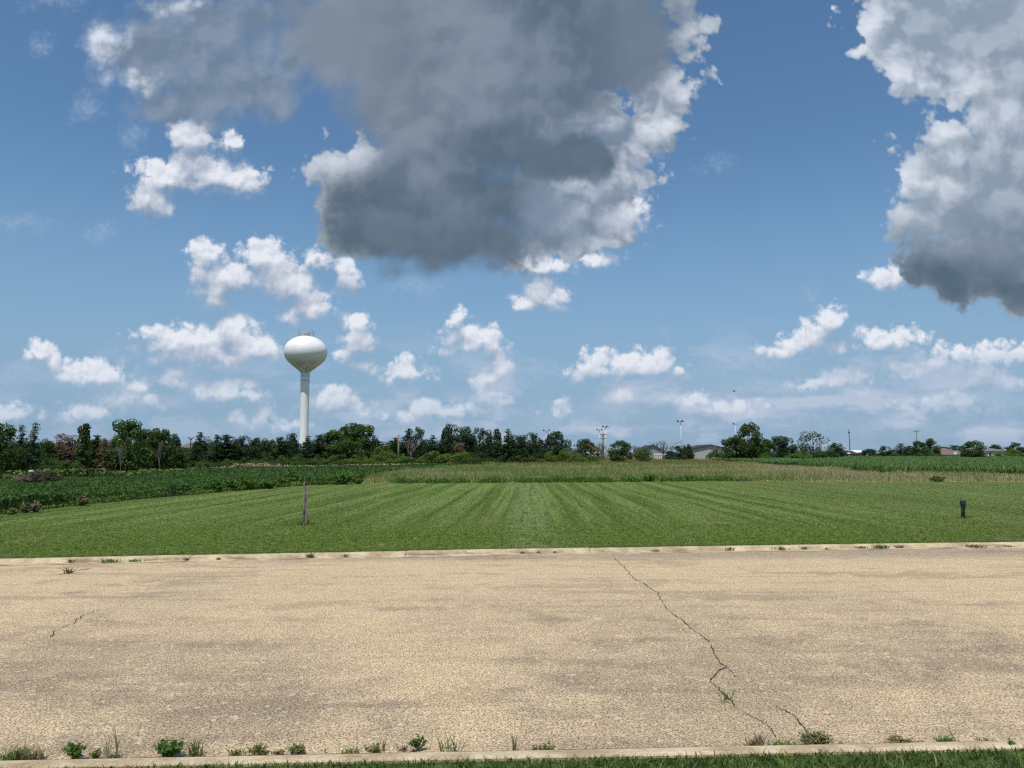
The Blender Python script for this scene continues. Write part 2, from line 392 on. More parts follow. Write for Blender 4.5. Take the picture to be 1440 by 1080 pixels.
def leaves(P, size, rng, up=0.5, aspect=0.55, out=None, outw=0.0):
    """diamond shaped leaves (two triangles) at P; up 0..1 turns them towards the sky"""
    n = len(P); d = rng.normal(size=(n, 3)); d[:, 2] += up*2.2
    if out is not None: d += out*outw
    d /= np.linalg.norm(d, axis=1)[:, None]
    r = rng.normal(size=(n, 3)); t = np.cross(d, r); t /= np.linalg.norm(t, axis=1)[:, None]; b = np.cross(d, t)
    s = (np.broadcast_to(size, n)*rng.uniform(0.6, 1.3, n))[:, None]
    V = np.stack([P - t*s*.5, P - b*s*.5*aspect, P + t*s*.5 + d*s*0.06, P + b*s*.5*aspect], 1).reshape(-1, 3)
    return V, (np.arange(n)*4)[:, None] + np.array([[0, 1, 2, 3]])
def inpoly(x, y, poly):
    c = np.zeros(len(x), bool); n = len(poly)
    for i in range(n):
        x0, y0 = poly[i]; x1, y1 = poly[(i+1) % n]
        hit = ((y0 > y) != (y1 > y)) & (x < (x1-x0)*(y-y0)/(y1-y0+1e-12)+x0); c ^= hit
    return c
def scatter(poly, n, rng, y0=None, power=2.0):
    """points in a polygon, density falling with distance (1/y**power)"""
    xs = [p[0] for p in poly]; ys = [p[1] for p in poly]; ya, yb = max(min(ys), y0 or 1.0), max(ys); out_x, out_y, have = [], [], 0
    k = 1.0 - power
    while have < n:
        u = rng.random(n*2)
        y = (ya**k + u*(yb**k - ya**k))**(1/k) if abs(k) > 1e-6 else ya*(yb/ya)**u
        x = rng.uniform(min(xs), max(xs), n*2)
        ok = inpoly(x, y, poly) & (np.abs(x) < 0.80*y+4)
        out_x.append(x[ok]); out_y.append(y[ok]); have += int(ok.sum())
        if ok.sum() == 0: break
    return np.concatenate(out_x)[:n], np.concatenate(out_y)[:n]
def sheet(name, poly, z, m, label=None):
    """a flat polygon sheet"""
    me = pymesh(name, [(x, y, z) for x, y in poly], [tuple(range(len(poly)))])
    o = link(name, me, m); o['kind'] = 'structure'; return o
def vnoise(x, y, scale, seed):
    """cheap smooth value noise in numpy"""
    r = np.random.default_rng(seed); T = r.random((64, 64)); x = x*scale; y = y*scale
    xi = np.floor(x).astype(int); yi = np.floor(y).astype(int); fx = x-xi; fy = y-yi; fx = fx*fx*(3-2*fx); fy = fy*fy*(3-2*fy)
    g = lambda a, b: T[a % 64, b % 64]
    return (g(xi, yi)*(1-fx)+g(xi+1, yi)*fx)*(1-fy) + (g(xi, yi+1)*(1-fx)+g(xi+1, yi+1)*fx)*fy

# ================================================================== ground lines, read off the photograph
LZ = 0.05                      # lawn level, the road is 0
far_px = [(0, 792.5), (250, 787), (480, 782.5), (780, 777), (1200, 770.5), (1440, 767.5)]
FAR = [G(*p, .012) for p in far_px]
s0 = (FAR[1]-FAR[0]).normalized(); s1_ = (FAR[-1]-FAR[-2]).normalized()
FAR = [FAR[0]-s0*120, FAR[0]-s0*30] + FAR + [FAR[-1]+s1_*30, FAR[-1]+s1_*120]
near_px = [(55, 1069), (430, 1060.5), (720, 1056), (1080, 1050), (1440, 1041.5)]
NEAR = [G(*p, .032) for p in near_px]
s0 = (NEAR[1]-NEAR[0]).normalized(); s1_ = (NEAR[-1]-NEAR[-2]).normalized()
NEAR = [NEAR[0]-s0*120, NEAR[0]-s0*30] + NEAR + [NEAR[-1]+s1_*30, NEAR[-1]+s1_*120]
def smooth_line(L, step=0.25, span=16):
    """resample densely near the camera, with a little smoothing"""
    xs = np.array([p.x for p in L]); ys = np.array([p.y for p in L])
    X = np.concatenate([[-110, -60, -30], np.arange(-span, span+.01, step), [30, 60, 110]])
    Y = np.interp(X, xs, ys); K = int(2.0/step); Yp = np.convolve(np.pad(Y[3:-3], K, mode='edge'), np.ones(2*K+1)/(2*K+1), 'valid')
    e = np.minimum(1, (span-np.abs(X[3:-3]))/4); Y[3:-3] = Y[3:-3]*(1-e)+Yp*e
    return X, Y
FX, FY = smooth_line(FAR); NX, NY = smooth_line(NEAR)
fy_at = lambda x: np.interp(x, FX, FY); ny_at = lambda x: np.interp(x, NX, NY)

# ------------------------------------------------------------------ surfaces
m_ground, t, p, o = mat('ground_earth')
g = noise(coord('Object'), 0.02, 6, 0.6); N.put(p.inputs['Base Color'], mix(remap(g, .35, .65), (.05, .075, .022), (.11, .105, .045)))

m_road, t, p, o = mat('weathered_asphalt', 0.92, 0.25)
P_ = coord('Object'); X_, Y_, _z = sep(P_)
stone = voro(P_, 135.0, 'F1', 1.0); sc_ = voro(P_, 135.0, 'F1', 1.0, out='Color'); sr, sg, sb_ = sep(sc_)
st2 = voro(P_, 38.0, 'F1', 1.0, out='Color'); s2r, s2g, s2b = sep(st2)
fineg = noise(P_, 160.0, 3, 0.7)
tonal = noise(vmath('MULTIPLY', P_, (0.35, 1.5, 1)), 1.0, 6, 0.60)              # long stains along the street
blot = noise(P_, 2.3, 5, 0.62, dist=0.3); blot2 = noise(P_, 0.45, 3, 0.5)
wearlanes = remap(noise(vmath('MULTIPLY', P_, (0.03, 1.0, 1)), 1.4, 3, 0.5), 0.35, 0.65)
farside = remap(Y_, 5.0, 10.5)                                                     # the crown and far lane are bleached paler and yellower
base = mix(remap(blot2*0.55 + blot*0.45, 0.34, 0.64), srgb(167, 150, 126), srgb(199, 179, 147))
base = mix(farside*0.8, base, srgb(208, 187, 152))
streak = remap(noise(vmath('MULTIPLY', P_, (.5, 5.0, 1)), 1.3, 5, .6), .54, .66)
base = mix(streak*.28, base, srgb(140, 127, 111))
dark = remap(tonal*0.7 + blot*0.3, 0.50, 0.38)*0.42
base = mix(dark, base, srgb(130, 117, 102))
base = mix(remap(wearlanes, 0.2, 1.0)*0.25, base, srgb(205, 184, 150))
gut = remap(Y_, 11.0, 11.9)*0.45
base = mix(gut, base, srgb(118, 110, 104))
yel = remap(noise(P_, 0.5, 3, 0.5), 0.62, 0.74)*0.35
base = mix(yel, base, srgb(210, 184, 146))
grain = mix(sr, (0.56, 0.545, 0.53), (1.44, 1.40, 1.34))
col = vmath('MULTIPLY', base, grain)
pit = remap(noise(P_, 75.0, 3, 0.65), 0.44, 0.36)*0.8
col = mix(pit, col, srgb(60, 54, 48))
col = mix(N.math('GREATER_THAN', s2g, 0.965)*remap(fineg, .3, .6)*.7, col, srgb(222, 208, 182))
cfleck = remap(noise(P_, 17.0, 2, 0.5), 0.72, 0.78)
col = mix(cfleck*0.45, col, srgb(222, 204, 172))
N.put(p.inputs['Base Color'], col)
N.put(p.inputs['Normal'], bump((1.0-stone)*0.5 + fineg*0.5 - pit*0.6, 0.006, 0.8))

m_conc, t, p, o = mat('old_concrete', 0.9, 0.2)
P_ = coord('Object')
n1 = noise(P_, 3.0, 6, 0.65, dim='3D'); n2 = noise(P_, 60.0, 4, 0.6, dim='3D')
col = mix(remap(n1, .35, .65), srgb(164, 145, 115), srgb(203, 186, 155))
col = mix(remap(noise(vmath('MULTIPLY', P_, (0.6, 3, 3)), 2.2, 5, .6, dim='3D'), .58, .70)*0.5, col, srgb(140, 116, 88))
col = vmath('MULTIPLY', col, mix(remap(n2, .3, .7), (.8, .8, .8), (1.12, 1.12, 1.12)))
X_, Y_, Z_ = sep(P_)
dirt = remap(noise(vmath('MULTIPLY', P_, (1, 4, 4)), 1.6, 6, .7, dim='3D'), .46, .62)
col = mix(dirt*remap(Z_, .062, .01, .25, .9), col, srgb(122, 104, 82))
col = mix(remap(noise(P_, 9.0, 5, .7, dim='3D'), .62, .70)*.5, col, srgb(96, 86, 74))
N.put(p.inputs['Base Color'], col); N.put(p.inputs['Normal'], bump(n2, 0.004, 0.7))

def grass_color(P_):
    """mown lawn colour in world metres: mower stripes run away from the street"""
    X_, Y_, _z = sep(P_)
    xs = X_ - Y_*0.022
    st = noise(vec(xs, Y_*0.015), 1.6, 2, 0.6); st2 = noise(vec(xs+40.0, Y_*0.02), 4.5, 2, 0.6)
    wv = N.math('SINE', (xs + (noise(vec(xs*0.3, Y_*0.05), 1.0, 1, .5)-0.5)*1.2)*(2*math.pi/1.25))
    amt = remap(Y_, 14.0, 20.0)
    s = clampn(remap(st*0.42 + st2*0.58, 0.37, 0.63)*0.7 + (wv*0.5+0.5)*0.3)
    blot = noise(P_, 0.5, 5, 0.6); b2 = noise(P_, 7.0, 3, 0.6)
    near_c = mix(remap(b2, .35, .65), (.076, .126, .022), (.124, .180, .038))
    far_c = mix(s, (.062, .110, .022), (.178, .238, .074))
    c = mix(amt*0.85, near_c, far_c)
    c = mix(remap(N.math('ABSOLUTE', xs-.05), .75, .15)*.45*remap(noise(P_, 1.2, 3, .6), .3, .6), c, (.20, .27, .12))
    c = mix(remap(noise(vec(xs*.8, Y_*.25), 1.1, 4, .65), .62, .72)*.5, c, (.21, .21, .10))
    c = mix(remap(blot, .52, .72)*0.35, c, (.155, .165, .065))
    c = mix(remap(X_, 4.0, 16.0)*.35, c, (.120, .150, .052))
    c = mix(remap(Y_, 7.0, 5.0), c, mix(remap(b2, .35, .65), (.046, .082, .020), (.078, .124, .032)))
    return c
m_turf, t, p, o = mat('turf', 0.95, 0.05)
P_ = geo('Position')
f1 = noise(P_, 26.0, 4, 0.7); f2 = noise(vmath('MULTIPLY', P_, (1, .6, 1)), 9.0, 3, 0.6)
col = vmath('MULTIPLY', grass_color(P_), mix(remap(f1*0.5+f2*0.5, .38, .62), (.58, .60, .60), (1.38, 1.34, 1.3)))
N.put(p.inputs['Base Color'], col); N.put(p.inputs['Normal'], bump(f1, 0.03, 0.6))
m_blade, t, p, o = mat('grass_blade', 0.55, 0.25)
r = geo('Random Per Island')
col = vmath('MULTIPLY', grass_color(geo('Position')), mix(r, (.75, .78, .7), (1.75, 1.6, 1.6)))
col = mix(N.math('GREATER_THAN', N.math('FRACT', r*31.0), 0.94), col, (.26, .25, .11))
N.put(p.inputs['Base Color'], col)
tr = t.nodes.new('ShaderNodeBsdfTranslucent'); N.put(tr.inputs[0], vmath('MULTIPLY', col, (1.1, 1.25, .7)))
ms = t.nodes.new('ShaderNodeMixShader'); ms.inputs[0].default_value = 0.3
t.links.new(p.outputs[0], ms.inputs[1]); t.links.new(tr.outputs[0], ms.inputs[2]); t.links.new(ms.outputs[0], o.inputs[0])

m_soil, t, p, o = mat('field_soil'); g = noise(coord('Object'), 1.3, 5, 0.6)
N.put(p.inputs['Base Color'], mix(remap(g, .4, .6), (.020, .040, .014), (.045, .055, .022)))
m_straw, t, p, o = mat('dry_meadow_floor'); P_ = coord('Object'); g = noise(P_, .35, 6, 0.65); g2 = noise(P_, 9, 4, .6)
N.put(p.inputs['Base Color'], vmath('MULTIPLY', mix(remap(g, .42, .58), (.20, .22, .075), (.44, .38, .21)), mix(g2, (.6, .6, .6), (1.3, 1.3, 1.3))))

# ------------------------------------------------------------------ sheets
S = 4000
link('ground', pymesh('ground', [(-S, -S, -.06), (S, -S, -.06), (S, S, -.06), (-S, S, -.06)], [(0, 1, 2, 3)]), m_ground)['kind'] = 'structure'
# road: two strips between the kerbs so that the surface can crown by 3 cm
n = len(FX); NYr = np.interp(FX, NX, NY); rows = 41; V = []; F = []
for j in range(rows):
    f = j/(rows-1); zc = 0.05*math.sin(math.pi*f)
    for i in range(n): V.append((FX[i], NYr[i]*(1-f)+(FY[i]-0.10)*f, zc))
for j in range(rows-1):
    for i in range(n-1): a = j*n+i; F.append((a, a+1, a+n+1, a+n))
link('road', pymesh('road', V, F, True), m_road)['kind'] = 'structure'
def roadz(x, y):
    a, b = float(ny_at(x)), float(fy_at(x))-0.10; f = min(1, max(0, (y-a)/(b-a))); return 0.05*math.sin(math.pi*f)

def kerb(name, X, Y, sgn, prof, joint, seed):
    """kerb stones along a line; sgn +1 = the lawn lies beyond the line; prof = (offset, z)"""
    rng = random.Random(seed); V, F = [], []; k = len(prof)
    x = -100.0; cuts = [x]
    while x < 100:
        x += joint*rng.uniform(.9, 1.1)
        if name == 'near' and abs(x) < 4.5: continue
        cuts.append(x)
    for a, b in zip(cuts[:-1], cuts[1:]):
        dz = rng.uniform(-.004, .004); m_ = max(2, int((b-a)/0.5)+1); base = len(V)
        for i in range(m_):
            xx = a+.005 + (b-a-.01)*i/(m_-1); yy = float(np.interp(xx, X, Y))
            for (po, pz) in prof: V.append((xx, yy+sgn*po + rng.uniform(-.003, .003), pz+dz if pz > 0 else pz))
        for i in range(m_-1):
            for j in range(k-1):
                q = base+i*k+j; F.append((q, q+1, q+k+1, q+k) if sgn < 0 else (q, q+k, q+k+1, q+1))
        F.append(tuple(range(base, base+k))); F.append(tuple(range(base+(m_-1)*k, base+m_*k))[::-1])
    return link('kerb', pymesh('kerb', V, F), m_conc)
kf = kerb('kerb', FX, FY, 1, [(-.22, -.05), (-.22, .007), (-.02, .009), (.0, .018), (.03, .050), (.05, .060), (.15, .064), (.165, .055), (.17, -.05)], 3.05, 3); kf['kind'] = 'structure'
kn = kerb('near', NX, NY, -1, [(-.0, -.05), (-.0, .03), (.02, .040), (.05, .050), (.13, .060), (.15, .05), (.155, -.05)], 3.05, 5); kn['kind'] = 'structure'

lawn_edge_px = [(0, 724), (100, 712), (200, 702), (300, 693), (400, 684.5), (470, 681), (500, 679.5)]
LE = [G(*q, LZ) for q in lawn_edge_px]; LE2 = [(q.x, q.y) for q in LE]
sl = (LE2[0][0]-LE2[2][0])/(LE2[2][1]-LE2[0][1])
LE2 = [(LE2[0][0]-2.0, -60.0), (LE2[0][0]-1.0, 5.0)] + LE2
far_edge_px = [(600, 679), (760, 678), (900, 677), (1050, 676.5), (1200, 677), (1440, 678)]
FE2 = [(G(*q, LZ).x, G(*q, LZ).y) for q in far_edge_px] + [(70, 47), (110, 48)]
# far lawn starts behind the kerb
i0 = [i for i in range(n) if FX[i] > LE2[1][0]]
lawn_poly = [(FX[i], FY[i]+.17) for i in i0]
left_y = FY[i0[0]]+.17
leftline = [(float(np.interp(left_y, [q[1] for q in LE2], [q[0] for q in LE2])), left_y)] + [q for q in LE2 if q[1] > left_y+.1]
lawn_poly = lawn_poly[::-1] + leftline + FE2 + [(110, lawn_poly[-1][1])]
def tri_sheet(name, poly, z, m):
    bm = bmesh.new(); vs = [bm.verts.new((x, y, z)) for x, y in poly]; f = bm.faces.new(vs); f.normal_update()
    if f.normal.z < 0: f.normal_flip()
    bmesh.ops.triangulate(bm, faces=[f]); me = bpy.data.meshes.new(name); bm.to_mesh(me); bm.free()
    o = link(name, me, m); o['kind'] = 'structure'; return o
tri_sheet('lawn', lawn_poly, LZ, m_turf)
near_poly = [(NX[i], NY[i]-.15) for i in range(len(NX))] + [(110, -60), (-110, -60)]
tri_sheet('lawn', near_poly, LZ-.01, m_turf)
# soybean field left, meadow behind the lawn, cornfield right
soy_poly = [(-130, 13.0), (LE2[1][0]-.1, 13.0)] + [(x, y) for x, y in LE2 if y > 13] + [(G(540, 667, .03).x, G(540, 667, .03).y)]
far_soy = [G(q, yy, .03) for q, yy in ((690, 655), (600, 657.5), (480, 661), (330, 664), (240, 669), (170, 674), (75, 682), (0, 686), (-300, 694))]
soy_poly += [(q.x, q.y) for q in far_soy]; soy_poly[0] = (min(-60.0, far_soy[-1].x), 13.0)
tri_sheet('soybean_soil', soy_poly, .03, m_soil)
corn_front_px = [(1000, 648.5), (1060, 653), (1130, 658.5), (1190, 664), (1250, 669.5), (1330, 671), (1440, 672)]
CF = [(G(*q, .02).x, G(*q, .02).y) for q in corn_front_px]
corn_poly = CF + [(90, 53), (260, 160), (260, 330), (80, 330), (G(1010, 643.5).x, 330)]
tri_sheet('corn_soil', corn_poly, .02, m_soil)
mead_poly = [(LE2[-1][0], LE2[-1][1])] + FE2 + [(110, 53), (90, 53)] + CF[::-1] + [(62, 330), (0, 330), (-30, 200)] + [(q.x, q.y) for q in far_soy[:1]] + [(G(540, 667, .03).x, G(540, 667, .03).y)]
tri_sheet('meadow_floor', mead_poly, .045, m_straw)

# ------------------------------------------------------------------ grass, crops: uncountable
x, y = scatter([(-3.9, 3.2), (3.9, 3.2), (3.9, 4.5), (-3.9, 4.5)], 34000, RNG, 3.2, 0.0)
ok = y < ny_at(x) - .135; x, y = x[ok], y[ok]
edge = np.clip((ny_at(x)-.135-y)/.05, 0.5, 1)
V, F = blades(np.stack([x, y, np.full(len(x), LZ-.012)], 1), .052*edge, .0058, .9, RNG, 2)
x2, y2 = RNG.uniform(-7, 7, 90000), RNG.uniform(-3, 3.9, 90000); k2 = (y2 < ny_at(x2)-.15) & ((y2 < 3.2) | (np.abs(x2) > 3.9)); x2, y2 = x2[k2], y2[k2]
V2, F2 = blades(np.stack([x2, y2, np.full(len(x2), LZ-.012)], 1), .05, .009, .9, RNG, 2)
o = link('grass', npmesh('grass', np.concatenate([V, V2]), np.concatenate([F, F2+len(V)])), m_blade); tag(o, 'short green grass on the near verge at the bottom edge', 'grass', kind='stuff')
x, y = scatter(lawn_poly, 330000, RNG, 10.5, 2.6)
fr = fy_at(x)+.175; ok = y > fr; x, y = x[ok], y[ok]
V, F = blades(np.stack([x, y, np.full(len(x), LZ-.01)], 1), .045, np.clip(y*.0011, .010, .04), .9, RNG, 1)
ex = np.sort(RNG.uniform(-14, 16, 16000)); ey = fy_at(ex)+.165+RNG.random(16000)**2*.12    # longer fringe over the kerb back
V2, F2 = blades(np.stack([ex, ey, np.full(len(ex), LZ-.01)], 1), .065, .013, .9, RNG, 1)
o = link('grass', npmesh('grass', np.concatenate([V, V2]), np.concatenate([F, F2+len(V)])), m_blade); tag(o, 'wide mown lawn with faint mower stripes beyond the street', 'grass', kind='stuff')

m_soy = leaf_mat('soybean_leaf', (.046, .096, .024), (.094, .172, .044), .35, .6, .2, .5)
xs_, ys_ = scatter(soy_poly, 190000, RNG, 15.0, 1.7)
row = np.round((xs_+ys_*.03)/.76)*.76 - ys_*.03; xs_ = np.where(ys_ < 60, row + RNG.normal(0, .15, len(xs_)), xs_)
ok = inpoly(xs_, ys_, soy_poly); xs_, ys_ = xs_[ok], ys_[ok]
dens = vnoise(xs_, ys_, .5, 3); hh = .26 + .20*dens + .08*vnoise(xs_, ys_, .08, 5)
zz = hh*(1-RNG.random(len(xs_))**2.5*.8) + .03
V, F = leaves(np.stack([xs_, ys_, zz], 1), np.clip(ys_*.0034, .10, .38), RNG, .35, .75)
o = link('soybean_crop', npmesh('soybean_crop', V, F), m_soy); tag(o, 'low dark green soybean crop filling the field left of the lawn', 'crop', kind='stuff')

m_corn = leaf_mat('corn_leaf', (.045, .100, .018), (.125, .215, .046), .25, .42, .5, .2)
cx_, cy_ = scatter(corn_poly, 17000, RNG, 40.0, 1.9)
cy_ = np.round(cy_/.76)*.76 + RNG.normal(0, .04, len(cy_)); ok = inpoly(cx_, cy_, corn_poly); cx_, cy_ = cx_[ok], cy_[ok]
VV, FF, nb = [], [], 0
for k in range(8):                                   # arching leaves: up, out and down
    az = RNG.uniform(0, 2*np.pi, len(cx_)); hgt = (.66 + .16*vnoise(cx_, cy_, .3, 9))*RNG.uniform(.75, 1.1, len(cx_)); d = np.stack([np.cos(az), np.sin(az), 0*az], 1); sd = np.stack([-np.sin(az), np.cos(az), 0*az], 1)
    L = RNG.uniform(.25, .5, len(cx_))*np.clip(cy_/70, 1, 1.8); wd = np.clip(cy_*.0011, .05, .16)
    b0 = np.stack([cx_, cy_, .05+hgt*RNG.uniform(.2, .7, len(cx_))], 1); up = np.array([[0, 0, 1.0]])
    p1 = b0 + d*(L*.35)[:, None] + up*(hgt*.38)[:, None]; p2 = b0 + d*(L)[:, None] + up*(hgt*RNG.uniform(.05, .34, len(cx_)))[:, None]
    s_ = sd*(wd/2)[:, None]
    V = np.stack([b0-s_*.5, b0+s_*.5, p1+s_, p1-s_, p2+s_*.15, p2-s_*.15], 1).reshape(-1, 3); b = (np.arange(len(cx_))*6)[:, None]+nb
    VV.append(V); FF += [b+np.array([[0, 1, 2, 3]]), b+np.array([[3, 2, 4, 5]])]; nb += len(V)
o = link('corn_crop', npmesh('corn_crop', np.concatenate(VV), np.concatenate(FF)), m_corn); tag(o, 'knee-high green corn crop filling the field on the right', 'crop', kind='stuff')

# meadow: green, straw and rust coloured stems and seed heads in drifts
m_mead, t, p, o_ = mat('meadow_grass', 0.7, 0.15)
P_ = geo('Position'); X_, Y_, _z = sep(P_); r = geo('Random Per Island')
dr = noise(vmath('MULTIPLY', P_, (.35, .9, 0)), .22, 6, .7); hn = noise(vmath('MULTIPLY', P_, (.5, .5, 0)), .14, 2, .5)
strawy = clampn(remap(X_ - Y_*0.24, -1.0, 9.0)*0.8 + remap(dr, .47, .58)*0.9 - .10 - remap(hn, .5, .6)*.3)
col = mix(clampn(strawy*0.8 + (r-.5)*.6), mix(r, (.085, .150, .026), (.190, .27, .060)), mix(r, (.30, .25, .13), (.54, .46, .29)))
col = mix(remap(Y_, 92.0, 120.0)*remap(r, .2, .6)*.75, col, (.23, .135, .06))
N.put(p.inputs['Base Color'], col)
tr = t.nodes.new('ShaderNodeBsdfTranslucent'); N.put(tr.inputs[0], col)
ms = t.nodes.new('ShaderNodeMixShader'); ms.inputs[0].default_value = 0.25
t.links.new(p.outputs[0], ms.inputs[1]); t.links.new(tr.outputs[0], ms.inputs[2]); t.links.new(ms.outputs[0], o_.inputs[0])
x, y = scatter(mead_poly, 150000, RNG, 38.0, 1.9)
hh = (.20 + .40*vnoise(x, y, .22, 11)**1.5 + .22*vnoise(x, y, .9, 12)**2)*np.clip(1.15-(x-.22*y)*.016, .55, 1.1)
V, F = blades(np.stack([x, y, np.full(len(x), .04)], 1), hh, np.clip(y*.00075, .03, .16), .45, RNG, 1)
xl, yl = scatter(mead_poly, 60000, RNG, 38.0, 1.9)
hl = (.12 + .40*vnoise(xl, yl, .22, 11)**1.5)
V2, F2 = leaves(np.stack([xl, yl, .05+hl*RNG.random(len(xl))], 1), np.clip(yl*.0022, .08, .35), RNG, .3, .5)
F2t = np.concatenate([F2[:, [0, 1, 2]], F2[:, [0, 2, 3]]])
o = link('meadow_grass', npmesh('meadow_grass', np.concatenate([V, V2]), np.concatenate([F, F2t+len(V)])), m_mead)
tag(o, 'uncut meadow of green weeds and dry straw grass behind the lawn', 'meadow', kind='stuff')

# ================================================================== trees
m_bark = plain('bark', (.085, .065, .050), .95, .1, .35, 4.0)
m_deadwood = plain('dead_wood', (.20, .17, .145), .9, .1, .25, 4.0)
m_greyleaf = leaf_mat('grey_green_leaf', (.040, .075, .034), (.090, .140, .065), .25, nscale=.7)
m_oak = leaf_mat('broad_leaf', (.036, .078, .016), (.092, .160, .034), .38, nscale=.7, tint=(.06, .085, .02))
m_bright = leaf_mat('light_leaf', (.065, .125, .018), (.150, .235, .036), .4, nscale=.9, tint=(.10, .14, .03))
m_pine = leaf_mat('pine_needles', (.022, .050, .016), (.054, .100, .034), .32, nscale=.9, tint=(.03, .05, .018))
m_spruce = leaf_mat('spruce_needles', (.024, .054, .022), (.060, .110, .048), .32, nscale=.9)
m_rust = leaf_mat('rusty_needles', (.14, .092, .062), (.26, .175, .12), .2, nscale=.8)
m_weed = leaf_mat('weed_leaf', (.060, .130, .022), (.135, .245, .048), .3, nscale=8.0)
m_dry = leaf_mat('dry_weed', (.14, .11, .055), (.27, .22, .12), .2, nscale=3.0, c3=(.06, .09, .02))

def shell(c, r, n, rng, flat=1.0):
    d = rng.normal(size=(n, 3)); d /= np.linalg.norm(d, axis=1)[:, None]
    return c + d*r*(rng.uniform(.55, 1.05, n)**.5)[:, None]*np.array([1, 1, flat]), d
def leafy(clumps, per, size, rng, up, aspect=.6, flat=.8, outw=1.2):
    VV, FF, nb = [], [], 0
    for (c, r) in clumps:
        P, d = shell(np.array(c), r, int(per*(r/np.mean([q[1] for q in clumps]))**2), rng, flat)
        V, F = leaves(P, size, rng, up, aspect, d, outw); VV.append(V); FF.append(F+nb); nb += len(V)
    return np.concatenate(VV), np.concatenate(FF)
def proto_broad(seed, lean=0., wide=.5, low=.12, nclump=34, size=.058, top=1.0, per=130, gap=.0):
    """unit tree, one high; crown half width = wide"""
    rng = np.random.default_rng(seed); cl = []
    while len(cl) < nclump:
        z = rng.uniform(low, 1.0); f = (z-low)/(1-low)
        prof = wide*(math.sin(math.pi*min(1, .16+.80*f**.85))**.65)*rng.uniform(.86, 1.1)
        a = rng.uniform(0, 2*math.pi); rr = prof*math.sqrt(rng.uniform(.15, 1))*.84
        r = rng.uniform(.10, .19)*(1.15-.4*f)
        if z + r*.75 > 1.03: continue
        if rng.random() < gap: continue
        cl.append(((rr*math.cos(a)+lean*f, rr*math.sin(a), z), r))
    V, F = leafy(cl, per, size, rng, .5)
    t = MB(); t.tube([(0, 0, -.02), (.01, 0, low*.8), (lean*.3, 0, .35), (lean*.7, 0, .75)], [.035, .026, .02, .006], 7)
    for c, r in cl[:12]:
        b = Vector((lean*.2, 0, max(.1, c[2]*.5))); e = Vector(c); t.tube([b, (b+e)/2+Vector((0, 0, -.02)), e], [.014, .009, .003], 5)
    return V, F, t
def proto_pine(seed, wide=.30, low=.08, dens=1.0, ragged=.3, tip=.10, size=.060):
    """conical to rounded dark evergreen built from whorls of drooping boughs"""
    rng = np.random.default_rng(seed); VV, FF, nb = [], [], 0; t = MB()
    t.tube([(0, 0, -.02), (0, 0, .5), (0, 0, .99)], [.024, .014, .003], 6); z = low
    while z < .985:
        f = (z-low)/(1-low); R = wide*((1-f)**.75*(1-tip)+tip)*(.55+.45*min(1, f*6)); nbr = int(6+4*(1-f))
        for k in range(nbr):
            a = rng.uniform(0, 2*math.pi); L = R*rng.uniform(1-ragged, 1.08); n = max(8, int(64*dens*L/wide)); u = rng.random(n)**.7
            drop = -.12*L*u*u + .25*L*(1-f)*-.3*u
            P = np.stack([np.cos(a)*L*u, np.sin(a)*L*u, z+drop+rng.normal(0, .010, n)], 1) + rng.normal(0, .018*(1+L*2), (n, 3))*[1, 1, .45]
            V, F = leaves(P, size*(1-.35*f), rng, .9, .5); VV.append(V); FF.append(F+nb); nb += len(V)
            if k < 4: t.tube([(0, 0, z), (math.cos(a)*L*.8, math.sin(a)*L*.8, z-.05*L)], [.006, .002], 4)
        z += rng.uniform(.035, .06)
    return np.concatenate(VV), np.concatenate(FF), t
def proto_column(seed, wide=.17, nclump=40, size=.05):
    rng = np.random.default_rng(seed); cl = []
    for i in range(nclump):
        z = .06+.93*i/nclump; a = rng.uniform(0, 6.28); w = wide*(math.sin(math.pi*(.12+.80*z))**.6)*rng.uniform(.4, 1.0)
        cl.append(((w*math.cos(a)*.7, w*math.sin(a)*.7, z), rng.uniform(.05, .085)))
    V, F = leafy(cl, 75, size, rng, .4, flat=1.2); t = MB(); t.tube([(0, 0, -.02), (0, 0, .6), (0, 0, .95)], [.02, .012, .003], 6)
    return V, F, t
def proto_dead(seed, wide=.35, depth=4):
    rng = random.Random(seed); t = MB()
    def grow(p, d, L, r, k):
        e = p + d*L; t.tube([p, (p+e)/2 + Vector((rng.uniform(-.02, .02), rng.uniform(-.02, .02), 0)), e], [r, r*.8, r*.55], 4, False)
        if k == 0: return
        for i in range(rng.choice((2, 3, 3))):
            q = (d + Vector((rng.uniform(-1, 1), rng.uniform(-1, 1), rng.uniform(.0, .6)))*wide*1.6).normalized()
            grow(p + d*L*rng.uniform(.5, 1), q, L*rng.uniform(.55, .8), r*.6, k-1)
    grow(Vector((0, 0, -.02)), Vector((0, 0, 1)), .34, .022, depth)
    for i in range(5):
        a = rng.uniform(0, 6.28); grow(Vector((0, 0, rng.uniform(.12, .3))), Vector((math.cos(a)*.6, math.sin(a)*.6, .9)).normalized(), .28, .014, depth-1)
    return t
def proto_bush(seed, nclump=22, size=.075, per=90):
    """unit bush: one high, about 1.3 wide"""
    rng = np.random.default_rng(seed); cl = []
    for i in range(nclump):
        a = rng.uniform(0, 6.28); rr = .62*math.sqrt(rng.random()); zt = .78*math.sqrt(max(0, 1-(rr/.75)**2))
        cl.append(((rr*math.cos(a), rr*math.sin(a), zt*rng.uniform(.35, 1)), rng.uniform(.13, .24)))
    V, F = leafy(cl, per, size, rng, .5); V[:, 2] = np.maximum(V[:, 2], 0.0)
    t = MB()
    for c, r in cl[:8]: t.tube([(0, 0, -.02), (c[0]*.5, c[1]*.5, c[2]*.6), c], [.02, .014, .005], 5)
    return V, F, t

